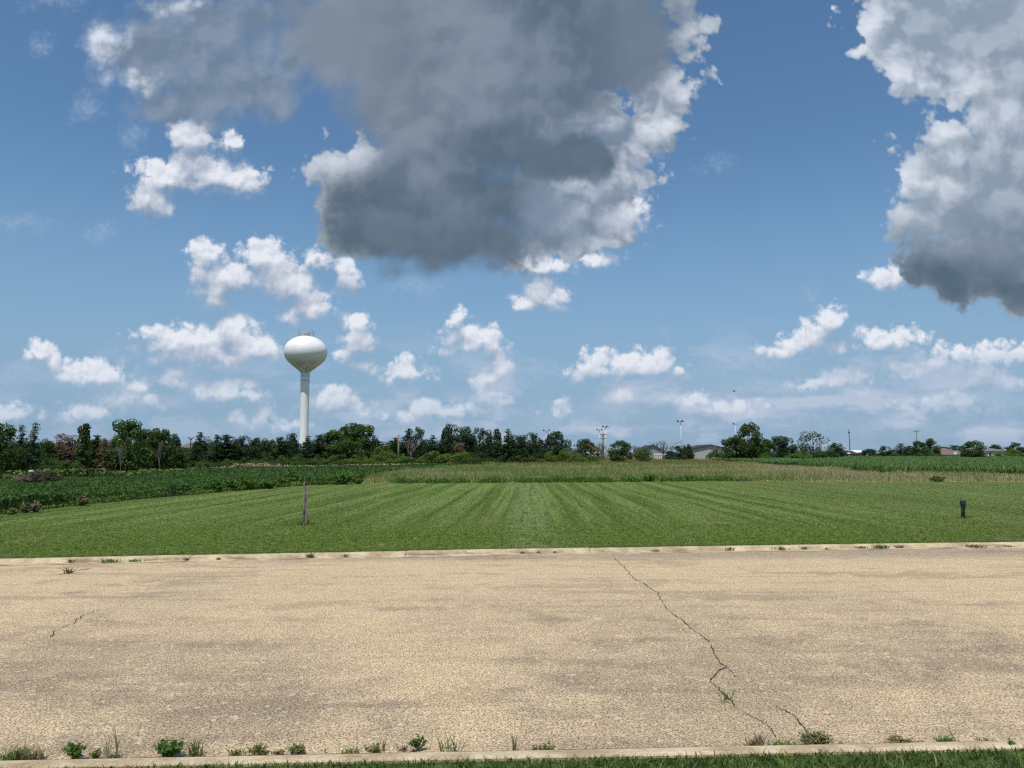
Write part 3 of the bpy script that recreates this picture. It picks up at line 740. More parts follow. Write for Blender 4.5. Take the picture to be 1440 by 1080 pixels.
PROTO = {}
def reg(kind, parts):
    """parts: list of (part name, mesh)"""
    PROTO.setdefault(kind, []).append(parts)
def reg_leaf(kind, vft, mleaf, mtr=None, crown='crown', trunk='trunk'):
    V, F, t = vft; a = npmesh(crown, V, F); a.materials.append(mleaf); b = pymesh(trunk, t.V, t.F); b.materials.append(mtr or m_bark)
    reg(kind, [(crown, a), (trunk, b)])
for i in range(5): reg_leaf('broad', proto_broad(10+i, lean=(.05, -.06, .0, .08, -.03)[i], low=(.12, .16, .10, .14, .08)[i], nclump=36+3*i), m_oak)
for i in range(3): reg_leaf('dark', proto_broad(30+i, low=.06, nclump=46, wide=.5, size=.05, per=140), m_pine)
for i in range(2): reg_leaf('grey', proto_broad(40+i, low=.15, nclump=30, wide=.5, per=80, size=.05, gap=.1), m_greyleaf)
for i in range(4): reg_leaf('pine', proto_pine(50+i, .36, .03, 1.3, .3, .16), m_pine)
for i in range(3): reg_leaf('spruce', proto_pine(60+i, .34, .02, 1.1, .15, .05), m_spruce)
for i in range(2): reg_leaf('ragged', proto_pine(70+i, .30, .22, .55, .6, .30), m_spruce)
for i in range(3): reg_leaf('column', proto_column(80+i), m_oak)
for i in range(2): reg_leaf('rust', proto_pine(90+i, .42, .05, .8, .5, .35), m_rust, m_deadwood)
for i in range(4): reg_leaf('bush', proto_bush(100+i), m_bright, crown='foliage', trunk='stem')
for i in range(2): reg_leaf('darkbush', proto_bush(110+i), m_oak, crown='foliage', trunk='stem')
for i in range(3):
    t_ = proto_dead(120+i); b_ = pymesh('trunk', t_.V, t_.F); b_.materials.append(m_deadwood); reg('dead', [('trunk', b_)])
WIDTH = {'broad': 1.06, 'dark': 1.06, 'grey': 1.06, 'pine': .50, 'spruce': .58, 'ragged': .58, 'column': .42, 'rust': .80, 'bush': 1.6, 'darkbush': 1.6, 'dead': .50}
NAME = {'broad': 'broadleaf_tree', 'dark': 'pine_tree', 'grey': 'willow_tree', 'pine': 'pine_tree', 'spruce': 'spruce_tree', 'ragged': 'pine_tree', 'column': 'poplar_tree',
        'rust': 'dying_pine_tree', 'bush': 'bush', 'darkbush': 'bush', 'dead': 'bare_tree'}
cnt = {}
def plant_tree(px, top, w, kind, D, label, group=None, v=None):
    D *= float(np.interp(px, [0, 100, 240, 480, 560], [.62, .68, .80, .93, 1.0]))
    k = cnt.get(kind, 0); cnt[kind] = k+1; pr = PROTO[kind][(k if v is None else v) % len(PROTO[kind])]
    b = AT(px, 640, D); h = AT(px, top, D).z - .03; wd = w/FPX*D*1.18
    e = empty(NAME[kind], (b.x, b.y, .03), label, 'bush' if 'bush' in kind else 'tree', group, random.uniform(0, 6.28))
    s = wd/WIDTH[kind]; e.scale = (s, s, h)
    for nm, me in pr: link(nm, me, None, e)
    return e
TREES = [
 # the wood on the left: px, top, width, kind, distance, label
 (4, 597, 46, 'broad', 96, 'green broadleaf tree cut by the left edge of the photo'),
 (29, 596, 22, 'ragged', 98, 'thin ragged pine second from the left edge'),
 (47, 591, 24, 'ragged', 97, 'tallest thin ragged pine near the left edge with a bare trunk'),
 (66, 617, 34, 'broad', 104, 'round green tree between the tall ragged pines and the rust brown pines'),
 (70, 640, 26, 'darkbush', 88, 'dark sapling standing in front of the wood above the brush pile'),
 (86, 609, 38, 'rust', 105, 'grey brown dying pine left of the thin bare snag'),
 (99, 601, 18, 'dead', 104, 'thin bare snag rising above the rust brown pines'),
 (101, 610, 40, 'rust', 103, 'rust brown dying pine just left of the narrow dark spire tree'),
 (116, 597, 22, 'column', 98, 'narrow dark spire shaped tree between the rust brown pines'),
 (124, 622, 22, 'column', 104, 'short green tree tucked right of the narrow dark spire'),
 (136, 610, 24, 'pine', 101, 'dark pointed pine midway between spire tree and the big broad tree'),
 (148, 616, 28, 'rust', 99, 'small rust brown pine touching the big broad tree on its left'),
 (178, 587, 58, 'broad', 97, 'tallest broad dark green tree in the left wood'),
 (170, 608, 9, 'dead', 94, 'bare grey stem standing in front of the tall broad tree'),
 (203, 600, 30, 'broad', 99, 'dark tree leaning on the right flank of the tall broad tree'),
 (226, 603, 40, 'broad', 100, 'tree with an olive crown and bare stems right of the tall broad tree'),
 (225, 604, 8, 'dead', 97, 'pair of dead grey stems in the olive crowned tree'),
 (243, 611, 26, 'dark', 104, 'dark tree left of the brown house roof'),
 (264, 634, 20, 'rust', 104, 'low brown shrubby pine below the brown house roof'),
 (252, 628, 24, 'broad', 102, 'low green tree just below and left of the brown house roof'),
 (281, 607, 32, 'spruce', 104, 'pointed grey green conifer right of the brown house roof'),
 (291, 614, 22, 'grey', 103, 'pale green loose tree right of the pointed grey green conifer'),
 (305, 610, 30, 'spruce', 106, 'first dark pine of the even row left of the water tower'),
 (319, 610, 34, 'pine', 106, 'second dark pine of the even row left of the water tower'),
 (333, 617, 24, 'dark', 108, 'rounded dark tree in a dip of the even pine row'),
 (344, 613, 30, 'dark', 107, 'broad rounded dark pine in the middle of the even row'),
 (360, 616, 28, 'dark', 107, 'rounded dark pine right of the middle of the even row'),
 (378, 616, 28, 'broad', 106, 'dark green rounded tree two crowns left of the brown topped pine'),
 (394, 614, 30, 'pine', 106, 'dark pine next to the brown topped pine by the water tower'),
 (410, 609, 24, 'dark', 108, 'tall brown topped pine just left of the water tower stem'),
 (433, 611, 26, 'spruce', 108, 'pointed spruce in front of the water tower base'),
 (448, 612, 26, 'pine', 110, 'brownish pointed pine just right of the water tower'),
 (422, 633, 34, 'darkbush', 104, 'dense dark bush under the water tower'),
 (455, 632, 36, 'darkbush', 104, 'dense dark bush right of the water tower bush'),
 (395, 636, 34, 'darkbush', 103, 'olive bush below the pines left of the water tower'),
 (352, 643, 26, 'bush', 99, 'small light bush at the foot of the even pine row'),
 (475, 603, 54, 'broad', 112, 'big rounded green tree halfway up the slope of crowns right of the water tower'),
 (507, 593, 62, 'broad', 114, 'highest big rounded tree right of the water tower'),
 (488, 620, 56, 'broad', 106, 'lower green tree below the highest rounded crown'),
 # bush row and pines in the centre
 (540, 620, 36, 'bush', 108, 'light green tree left of the grey utility pole'),
 (502, 638, 44, 'bush', 101, 'leftmost light green bush of the row before the pines'),
 (536, 636, 46, 'bush', 101, 'second light green bush of the row before the pines'),
 (573, 635, 48, 'bush', 101, 'light green bush just right of the utility pole'),
 (610, 630, 44, 'bush', 101, 'tall light green bush in the centre of the bush row'),
 (640, 628, 44, 'bush', 101, 'widest light green bush near the right end of the row'),
 (660, 631, 32, 'darkbush', 99, 'rightmost dark green bush of the row before the pines'),
 (556, 614, 20, 'pine', 124, 'small dark pine behind the grey utility pole'),
 (575, 601, 24, 'pine', 124, 'tall dark pine with a bare grey limb right of the utility pole'),
 (578, 606, 16, 'dead', 121, 'bare grey limbs between two tall dark pines'),
 (591, 601, 28, 'dark', 124, 'tall dark pine standing beside the bare grey limbs'),
 (609, 611, 26, 'spruce', 126, 'small pointed spruce alone in the gap of the pine row'),
 (623, 613, 26, 'spruce', 126, 'low pointed spruce at the left foot of the central pine mass'),
 (634, 597, 34, 'dark', 126, 'leftmost tall pine of the central pine mass'),
 (645, 622, 22, 'rust', 120, 'olive brown small tree under the central pine mass'),
 (655, 600, 34, 'dark', 128, 'broad dark pine in the middle of the central mass'),
 (674, 602, 34, 'dark', 127, 'pointed dark pine right of the middle of the central mass'),
 (694, 604, 32, 'dark', 128, 'flat topped dark pine with brownish boughs'),
 (715, 601, 26, 'spruce', 126, 'spruce with a sparse twiggy top right of the flat topped pine'),
 (728, 612, 36, 'dark', 128, 'dense dark tree left of the leftmost floodlight mast'),
 (746, 609, 38, 'dark', 130, 'dense dark rounded tree beside the leftmost floodlight mast'),
 (760, 618, 24, 'pine', 150, 'far dark tree behind the leftmost floodlight mast'),
 (783, 607, 44, 'dark', 150, 'tall dark spreading pine right of the leftmost floodlight mast'),
 (770, 631, 34, 'bush', 132, 'light green bush in front of the leftmost floodlight mast'),
 (803, 624, 36, 'bush', 132, 'round light green bush below the tall spreading pine'),
 (812, 636, 28, 'bush', 128, 'small bush in front of the pale house behind the trees'),
 (823, 617, 34, 'dark', 190, 'far dark pine with a flat crown above the pale house'),
 (836, 636, 26, 'bush', 130, 'bush at the foot of the twin floodlight masts'),
 (846, 612, 26, 'dead', 160, 'bare tree among the twin floodlight masts'),
 (874, 620, 38, 'broad', 140, 'dense green tree right of the twin floodlight masts'),
 (886, 616, 20, 'dead', 156, 'bare tree top behind the dense green tree'),
 (901, 626, 36, 'darkbush', 140, 'round green bush against the left gable house'),
 (932, 612, 26, 'dead', 210, 'bare spreading tree right of the left gable house'),
 (950, 627, 32, 'dark', 180, 'low dark tree at the foot of the tallest floodlight mast'),
 (966, 625, 18, 'dark', 190, 'small dark tree between the tallest mast and the pale gable house'),
 (1008, 617, 18, 'dead', 180, 'bare topped tree in front of the pale gable house'),
 (1008, 627, 30, 'darkbush', 178, 'dark bush in front of the pale gable house wall'),
 (1053, 593, 36, 'broad', 150, 'tallest green tree right of the pale gable house'),
 (1036, 613, 44, 'broad', 152, 'lower left half of the big green tree group'),
 (1068, 614, 36, 'broad', 152, 'right shoulder of the big green tree group'),
 (1079, 633, 24, 'bush', 144, 'small light bush right below the big green tree group'),
 (1096, 613, 30, 'dark', 165, 'dark rounded tree left of its equal twin'),
 (1109, 614, 28, 'dark', 166, 'dark rounded tree right of its equal twin'),
 (1120, 631, 40, 'bush', 148, 'wide light green bush below the grey green willow'),
 (1144, 606, 42, 'grey', 156, 'loose grey green willow like tree with thin twigs'),
 (1160, 616, 18, 'dead', 158, 'thin twiggy bare tree behind the grey green willow'),
 (1166, 628, 26, 'darkbush', 152, 'low reddish green bush right of the willow'),
 (1177, 623, 24, 'dark', 200, 'dark round tree left of the tall thin mast'),
 # far right
 (1223, 631, 26, 'dark', 235, 'leftmost low dark tree behind the cornfield right of the white shed'),
 (1246, 627, 24, 'dark', 230, 'second low dark tree behind the cornfield'),
 (1267, 623, 24, 'ragged', 225, 'uneven pointed dark tree left of the crossarm pole'),
 (1283, 627, 26, 'dark', 225, 'low dark tree just left of the crossarm pole'),
 (1294, 620, 20, 'broad', 222, 'dark tree at the foot of the crossarm pole'),
 (1309, 617, 24, 'broad', 222, 'tallest dark tree right of the crossarm pole'),
 (1327, 628, 24, 'dark', 330, 'far round tree left of the low brown roof'),
 (1345, 626, 30, 'dark', 330, 'far round tree behind the low brown roof'),
 (1357, 628, 22, 'dark', 332, 'far small tree behind the right end of the brown roof'),
 (1368, 619, 32, 'broad', 150, 'umbrella crowned tree between the two right hand roofs'),
 (1400, 625, 20, 'dark', 320, 'far dark tree behind the grey roof'),
 (1415, 628, 20, 'broad', 300, 'far pale tree right of the grey roof'),
 (1431, 622, 26, 'dark', 300, 'far dark tree at the right edge of the photo'),
 (1424, 629, 44, 'bush', 170, 'wide green bush at the right edge beside the grey roof'),
]
for r_ in TREES: plant_tree(*r_)
USED = set()
def near_label(px, head):
    """names a background tree after the nearest front tree that no other one is named after"""
    for head, r_ in [(head, r) for r in sorted(TREES, key=lambda q: abs(q[0]-px))[:9]] + [('small low bush beside the ', r) for r in sorted(TREES, key=lambda q: abs(q[0]-px))]:
        if len((head+r_[5]).split()) <= 16 and (head, r_[5]) not in USED:
            USED.add((head, r_[5])); return head+r_[5]
fillers = [(x, 622+random.uniform(-5, 6), random.uniform(26, 40), random.choice(('dark', 'broad', 'pine')), 116+random.uniform(-4, 10)) for x in list(range(6, 470, 17))]
fillers += [(x, 622+random.uniform(-4, 6), random.uniform(28, 40), random.choice(('dark', 'pine')), 138+random.uniform(-4, 10)) for x in list(range(478, 760, 18))]
for f_ in fillers:
    if 238 < f_[0] < 275: f_ = (f_[0], 630, *f_[2:])
    plant_tree(*f_, near_label(f_[0], 'dark crown showing behind the '), 'trees filling the back of the wood')
lowbush = [(x+random.uniform(-5, 5), 640+random.uniform(-4, 4), random.uniform(26, 40), 'darkbush', 100+random.uniform(-3, 4)) for x in range(10, 480, 21)]
lowbush += [(x+random.uniform(-4, 4), 638+random.uniform(-3, 3), random.uniform(26, 36), 'darkbush', 126) for x in range(690, 770, 16)]
lowbush += [(x+random.uniform(-4, 4), 636+random.uniform(-2, 2), random.uniform(22, 34), 'darkbush', 215) for x in (1235, 1258, 1276, 1300, 1318)]
for f_ in lowbush:
    plant_tree(*f_, near_label(f_[0], 'low dark bush at the foot of the '), 'understorey bushes along the wood')
# tall weeds along the wood's edge: a strip of uncountable stems
Pts = [q.copy() for q in far_soy[::-1]]
xx, yy, hh = [], [], []
for a, b in zip(Pts[:-1], Pts[1:]):
    n_ = int((b-a).length*150); f = RNG.random(n_); q = np.outer(1-f, (a.x, a.y)) + np.outer(f, (b.x, b.y)); q[:, 1] += RNG.random(n_)**1.3*np.interp(q[:, 0], [-45, -25], [16, 7]) + .2
    xx.append(q[:, 0]); yy.append(q[:, 1])
xx = np.concatenate(xx); yy = np.concatenate(yy); hh = .25 + 1.0*vnoise(xx, yy, .25, 21)**1.6*np.clip((-xx-5)/25, .45, 1.2); hh = np.where(xx > -42, np.clip(hh, .55, .85), hh)
m_edge, t, p, o_ = mat('edge_weeds', .7, .15); P_ = geo('Position'); X_, Y_, _z = sep(P_); r = geo('Random Per Island')
st_ = clampn(remap(Y_, 64.0, 76.0)*.85 + (noise(P_, .25, 3, .6)-.5)*1.0)
N.put(p.inputs['Base Color'], mix(clampn(st_*.9+(r-.5)*.4), mix(r, (.055, .100, .020), (.125, .185, .042)), mix(r, (.20, .17, .09), (.36, .31, .19))))
V, F = blades(np.stack([xx, yy, np.full(len(xx), .03)], 1), hh, np.clip(yy*.0009, .03, .13), .5, RNG, 1)
V2, F2 = leaves(np.stack([xx, yy, .03+hh*RNG.random(len(xx))], 1), .26, RNG, .4, .6); F2t = np.concatenate([F2[:, [0, 1, 2]], F2[:, [0, 2, 3]]])
o = link('edge_weeds', npmesh('edge_weeds', np.concatenate([V, V2]), np.concatenate([F, F2t+len(V)])), m_edge)
tag(o, 'rough weeds and straw between the soybean field and the wood', 'weeds', kind='stuff')

# ================================================================== water tower
TD = 240.0
tz = lambda py: AT(429, py, TD).z
tb = AT(428.5, 560, TD)
m_white, t, p, o = mat('tower_paint', .45, .4)
P_ = coord('Object'); px_, py_, pz_ = sep(P_)
g1 = noise(P_, .5, 6, .65, dim='3D'); g2 = noise(vmath('MULTIPLY', P_, (1, 1, .25)), 1.2, 5, .6, dim='3D')
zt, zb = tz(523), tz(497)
mold_shade = remap(pz_, zb, zt)*remap(g1*.5+g2*.5, .40, .60)*remap(pz_, tz(528), tz(524))       # mildew under the bowl, deepened to paint in the shade of the belly
col = mix(remap(g1, .3, .7), (.76, .76, .74), (.86, .86, .84)); col = mix(mold_shade*.8, col, (.20, .19, .15))
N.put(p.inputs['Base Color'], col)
m_steel = plain('galvanised_steel', (.52, .53, .54), .45, .5, .1, 5.0, .3)
m_darkmetal = plain('dark_metal', (.07, .07, .075), .6, .4, .1, 5.0)
m_antenna = plain('antenna_grey', (.30, .31, .32), .5, .4, .15, 5.0)
tower = empty('water_tower', (tb.x, TD, 0), 'white single pedestal water tower with antennas on its rounded tank', 'water tower')
R = 30/FPX*TD; ze, zt0, zl = tz(495), tz(472.5), tz(523.5)
prof = [(0.02, zt0)]
for i in range(1, 17): a = math.pi/2*(1-i/16); prof.append((R*math.cos(a), ze+(zt0-ze)*math.sin(a)))
for f, rr in ((.10, .995), (.22, .965), (.36, .90), (.50, .79), (.62, .66), (.74, .52), (.84, .40), (.92, .30), (1.0, .225)):
    prof.append((R*rr, ze+(zl-ze)*f))
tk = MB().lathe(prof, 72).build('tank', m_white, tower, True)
RS = 6.1/FPX*TD
st = MB().lathe([(R*.224, zl), (RS*1.02, tz(527)), (RS*1.0, tz(560)), (RS*.98, 8.0), (RS*1.25, 3.0), (RS*1.5, -.05)], 48).build('stem', m_white, tower, True)
mb = MB()
for py in (529.0, 535.5): mb.lathe([(RS*1.0, tz(py)+.16), (RS*1.07, tz(py)+.16), (RS*1.07, tz(py)-.16), (RS*1.0, tz(py)-.16)], 40)
mb.build('collar', m_steel, tower)
mb = MB(); rr = R*.36; zr = zt0 - .35
for k in range(16):
    a = k*math.pi/8; mb.tube([(rr*math.cos(a), rr*math.sin(a), zr-.1), (rr*math.cos(a), rr*math.sin(a), zr+1.1)], .04, 5)
for dz_ in (.6, 1.1): mb.tube([(rr*math.cos(k*math.pi/16), rr*math.sin(k*math.pi/16), zr+dz_) for k in range(33)], .035, 4, False)
mb.build('railing', m_steel, tower)
for k, (ax, hh_, ay_) in enumerate(((-2.45, 2.3, 0), (-1.7, 1.3, -.5), (-.9, 1.2, .6), (-.2, 1.0, -.8), (.55, 1.5, .4), (1.3, 1.3, -.4), (1.85, 2.3, .2), (2.45, 1.7, -.2))):
    mb = MB(); zb_ = zt0 - .25 - .045*ax*ax; mb.tube([(ax, ay_, zb_), (ax, ay_, zb_+hh_)], .06, 6)
    mb.box((ax+.14, ay_-.1, zb_+hh_-.55), (.38, .22, 1.3), .3*k)
    mb.build('antenna', m_antenna, tower)
MB().box((0, 0, zt0+.4), (1.4, 1.2, 1.0)).build('hatch', m_antenna, tower)
mb = MB().box((0, -RS*1.28, 1.1), (1.0, .12, 2.2)); mb.build('door', m_steel, tower)

# ================================================================== poles and masts
m_pole = plain('weathered_wood', (.20, .165, .135), .9, .1, .25, 6.0)
m_lamp = plain('lamp_housing', (.10, .10, .11), .5, .4, .1, 5.0)
def mast(px, top, D, label, lw, arms=3, group='floodlight masts of the sports ground', th=.22, mat_=None):
    b = AT(px, 640, D); H = AT(px, top, D).z
    e = empty('floodlight_mast', (b.x, b.y, 0), label, 'floodlight mast', group)
    MB().tube([(0, 0, -.05), (0, 0, H)], [th*1.2, th*.75], 8).build('pole', mat_ or m_steel, e, True)
    MB().box((0, -.1, H-.15), (lw, .22, .18)).build('crossarm', m_steel, e)
    for k in range(arms):
        x = (k/(arms-1)-.5)*(lw-.5)
        V_ = MB(); V_.lathe([(.08, .30), (.34, .12), (.42, -.28), (.36, -.30)], 10, (x, -.35, H+.18)); V_.add([(x-.3, -.6, H-.1), (x+.3, -.6, H-.1), (x+.3, -.1, H-.1), (x-.3, -.1, H-.1)], [(0, 1, 2, 3)])
        V_.build('lamp', m_lamp if k % 2 == 0 else m_steel, e)
    return e
mast(768.5, 605.5, 300, 'leftmost floodlight mast rising behind the light green bush', 2.6, th=.16)
mast(843.5, 604.5, 330, 'shorter of the twin floodlight masts, the left one', 2.6, th=.16)
mast(852.5, 600.0, 300, 'taller white floodlight mast of the twin pair', 2.9, 4, th=.24, mat_=plain('white_mast', (.62, .62, .60), .5, .4, .05))
mast(958.5, 592.5, 260, 'tallest white floodlight mast standing between the two gable houses', 2.8, 4, th=.17, mat_=plain('white_mast', (.62, .62, .60), .5, .4, .05))
mast(1035.5, 596.0, 300, 'floodlight mast half hidden by the tallest green tree on the right', 2.2, 2, th=.14)
def upole(px, top, D, label, arm=2.4, rad=.17, nm='utility_pole', double=False):
    b = AT(px, 640, D); H = AT(px, top, D).z
    e = empty(nm, (b.x, b.y, 0), label, 'utility pole', 'wooden utility poles')
    MB().tube([(0, 0, -.05), (0, 0, H)], [rad*1.15, rad*.8], 8).build('pole', m_pole, e, True)
    if arm:
        for q in range(2 if double else 1):
            c_ = MB().box((0, -.2, H-.35-q*.9), (arm, .14, .16)).build('crossarm', m_pole, e)
        for x in (-arm*.45, -arm*.15, arm*.15, arm*.45):
            MB().lathe([(.02, .0), (.06, .02), (.07, .12), (.03, .2), (.01, .22)], 8, (x, -.2, H-.27)).build('insulator', m_lamp, e)
    return e, H
p1_, h1_ = upole(560.3, 611.5, 118, 'grey utility pole with no crossarm standing among the pines', 0, .15)
p2_, h2_ = upole(848.5, 609.5, 185, 'dark topped utility pole between the twin floodlight masts', 1.8, .20, double=True)
p3_, h3_ = upole(1290.5, 605.0, 250, 'dark utility pole with one crossarm behind the right hand trees', 2.4, .16)
p4_, h4_ = upole(1430, 612.0, 420, 'small far utility pole near the right edge', 2.4, .16) if False else (None, None)
# thin lattice mast and leaning street light
b = AT(1195.5, 640, 320); H = AT(1195.5, 603, 320).z
e = empty('radio_mast', (b.x, b.y, 0), 'thin dark radio mast rising right of the dark trees', 'radio mast')
MB().tube([(0, 0, 0), (0, 0, H)], [.22, .10], 6).build('pole', m_darkmetal, e)
MB().tube([(0, 0, H-1.9), (0, 0, H-1.2)], [.35, .35], 6).build('antenna', m_darkmetal, e)
b = AT(267.5, 640, 112); H = AT(267.5, 615, 112).z
e = empty('street_lamp', (b.x, b.y, 0), 'small street lamp with twin heads above the brown house roof', 'street lamp')
MB().tube([(0, 0, 0), (0, 0, H)], .08, 6).build('pole', m_darkmetal, e)
for sx in (-1, 1): MB().tube([(0, 0, H-.45), (sx*.25, 0, H-.15), (sx*.42, 0, H)], [.05, .05, .10], 6).build('lamp', m_darkmetal, e)
def wire(a, b, sag, label, r=.02):
    pts = [Vector(a).lerp(Vector(b), i/12) - Vector((0, 0, sag*4*(i/12)*(1-i/12))) for i in range(13)]
    o = MB().tube(pts, r, 4, False).build('power_line', m_steel); tag(o, label, 'power line', 'power lines'); return o
wire((p1_.location.x, 118, h1_-.1), (p2_.location.x, 185, h2_-.3), .7, 'thin wire strung between the pole in the pines and the pole by the twin masts')
wire((p3_.location.x, 250, h3_-.3), (AT(1560, 612, 200).x, 200, AT(1560, 612, 200).z), .8, 'thin wire running from the crossarm pole out past the right edge')

# ================================================================== houses
def siding(name, c, pitch=.16):
    m, t, p, o = mat(name, .7, .25); P_ = coord('Object'); X_, Y_, Z_ = sep(P_)
    s = N.math('FRACT', Z_/pitch); n1 = noise(P_, .8, 4, .6, dim='3D')
    a = tuple(x*.9 for x in c); b_ = tuple(min(1, x*1.06) for x in c)
    N.put(p.inputs['Base Color'], mix(n1, a, b_)); return m
def shingles(name, c):
    m, t, p, o = mat(name, .9, .15); P_ = coord('Object'); n1 = noise(vmath('MULTIPLY', P_, (3, 3, 9)), 1.5, 3, .6, dim='3D')
    N.put(p.inputs['Base Color'], mix(remap(n1, .35, .65), tuple(x*.75 for x in c), tuple(x*1.25 for x in c))); return m
m_grey_wall = siding('grey_siding', (.25, .26, .26)); m_pale_wall = siding('pale_siding', (.40, .41, .38)); m_white_wall = siding('white_siding', (.74, .74, .72))
m_roof_dark = shingles('dark_shingles', (.055, .055, .065)); m_roof_brown = shingles('brown_shingles', (.16, .125, .11)); m_roof_grey = shingles('grey_shingles', (.17, .165, .17))
m_roof_maroon = shingles('maroon_shingles', (.055, .042, .045))
m_trim = plain('white_trim', (.78, .78, .76), .6, .3, .04)
m_glass, t, p, o = mat('window_glass', .08, .6); p.inputs['Base Color'].default_value = (.03, .04, .05, 1)
def house(px0, px1, eave, ridge, D, depth, wallm, roofm, label, gable=True, hip=False, wins=2, door=True, nm='house', base_z=0.0, porch=None, rz=0.0):
    """house seen frontally between two picture columns; gable = gable end faces the camera"""
    a, b = AT(px0, 640, D), AT(px1, 640, D); w = b.x-a.x; cx = (a.x+b.x)/2
    ze_, zr_ = AT(px0, eave, D).z, AT(px0, ridge, D).z
    e = empty(nm, (cx, D+depth/2, base_z), label, 'house' if nm == 'house' else 'shed', rz=rz); ze_ -= base_z; zr_ -= base_z
    x, y = w/2, depth/2
    if gable: V = [(-x, -y, -.2), (x, -y, -.2), (x, -y, ze_), (0, -y, zr_), (-x, -y, ze_), (-x, y, -.2), (x, y, -.2), (x, y, ze_), (0, y, zr_), (-x, y, ze_)]; F = [(0, 1, 2, 3, 4), (9, 8, 7, 6, 5), (1, 6, 7, 2), (0, 4, 9, 5)]
    else: V = [(-x, -y, -.2), (x, -y, -.2), (x, -y, ze_), (-x, -y, ze_), (-x, y, -.2), (x, y, -.2), (x, y, ze_), (-x, y, ze_)]; F = [(0, 1, 2, 3), (7, 6, 5, 4), (1, 5, 6, 2), (0, 3, 7, 4)]
    if not gable and not hip: V += [(-x, 0, zr_), (x, 0, zr_)]; F += [(3, 8, 7), (2, 6, 9)]
    link('wall', pymesh('wall', V, F), wallm, e)
    ov, th = .45, .18
    mb = MB()
    def slab(q):
        q = [Vector(v) for v in q]; mb.add(q + [v + Vector((0, 0, th)) for v in q], [(3, 2, 1, 0) if len(q) == 4 else (2, 1, 0), tuple(range(len(q), 2*len(q)))] + [(i, (i+1) % len(q), (i+1) % len(q)+len(q), i+len(q)) for i in range(len(q))])
    if gable:
        sl_ = (zr_-ze_)/x
        slab([(-x-ov, -y-ov, ze_-ov*sl_), (.0, -y-ov, zr_), (.0, y+ov, zr_), (-x-ov, y+ov, ze_-ov*sl_)]); slab([(.0, -y-ov, zr_), (x+ov, -y-ov, ze_-ov*sl_), (x+ov, y+ov, ze_-ov*sl_), (.0, y+ov, zr_)])
    else:
        r_ = x-y if hip else x+ov; sl_ = (zr_-ze_)/y; zo = ze_-ov*sl_; r_ = max(r_, x*.25)
        xo = x+ov
        slab([(-xo, -y-ov, zo), (xo, -y-ov, zo), (r_, 0, zr_), (-r_, 0, zr_)]); slab([(xo, y+ov, zo), (-xo, y+ov, zo), (-r_, 0, zr_), (r_, 0, zr_)])
        if hip: slab([(xo, -y-ov, zo), (xo, y+ov, zo), (r_, 0, zr_)]); slab([(-xo, y+ov, zo), (-xo, -y-ov, zo), (-r_, 0, zr_)])
    rf = mb.build('roof', roofm, e)
    for k in range(wins):
        wx = -x*.6 + 1.2*x*(k/max(1, wins-1)); zc = min(ze_*.55, 1.6)
        f_ = MB(); f_.box((wx, -y-.03, zc+.62), (1.3, .08, .12)).box((wx, -y-.03, zc-.62), (1.3, .08, .12)).box((wx-.6, -y-.03, zc), (.1, .08, 1.14)).box((wx+.6, -y-.03, zc), (.1, .08, 1.14))
        fr = f_.build('window', m_trim, e); MB().box((wx, -y-.005, zc), (1.1, .03, 1.12)).build('pane', m_glass, fr)
    if door: MB().box((x*.15, -y-.03, 1.0), (.95, .08, 2.05)).build('door', m_trim, e)
    if porch:
        q = MB(); w_, zh = porch
        for sx in (-1, -.33, .33, 1): q.box((x*.45+sx*w_/2, -y-1.6, zh/2), (.14, .14, zh))
        q.box((x*.45, -y-1.6, zh+.1), (w_+.3, .3, .25)).box((x*.45, -y-1.6, .9), (w_, .08, .1))
        q.build('porch', m_trim, e)
    return e
house(905, 931, 632.5, 626.5, 200, 12, m_grey_wall, m_roof_dark, 'grey gable house with a white framed porch right of the round green bush', porch=(1.9, 1.6), wins=1, door=False)
house(974, 1024, 631.5, 626.0, 190, 14, m_pale_wall, m_roof_dark, 'pale gable house with a dark roof left of the tallest green tree', wins=0, door=False)
house(820, 846, 632, 626.5, 215, 12, m_pale_wall, m_roof_grey, 'pale house mostly hidden behind the bushes below the twin masts', wins=2)
house(1176, 1207, 639, 634.5, 260, 12, m_grey_wall, m_roof_maroon, 'low house with a dark maroon roof left of the white shed', gable=False, wins=3)
house(1204, 1219, 636.5, 633.5, 330, 14, m_white_wall, m_trim, 'small bright white shed beside the maroon roof', gable=False, wins=1, nm='shed', door=False)
house(1318, 1362, 639.5, 630.5, 255, 14, m_grey_wall, m_roof_brown, 'low house with a wide hipped brown roof left of the umbrella crowned tree', gable=False, hip=True, wins=3)
house(1372, 1414, 634.5, 629.0, 250, 12, m_white_wall, m_roof_grey, 'white walled house with a grey roof right of the umbrella crowned tree', gable=False, hip=True, wins=3)
house(254, 271, 630, 623.5, 135, 9, m_pale_wall, m_roof_brown, 'house with a brown roof peeking over the wood on the left', gable=False, wins=2)
house(283, 297, 636, 629, 128, 8, m_white_wall, m_roof_grey, 'white wall glimpsed through the wood right of the pointed grey green conifer', gable=False, wins=1)

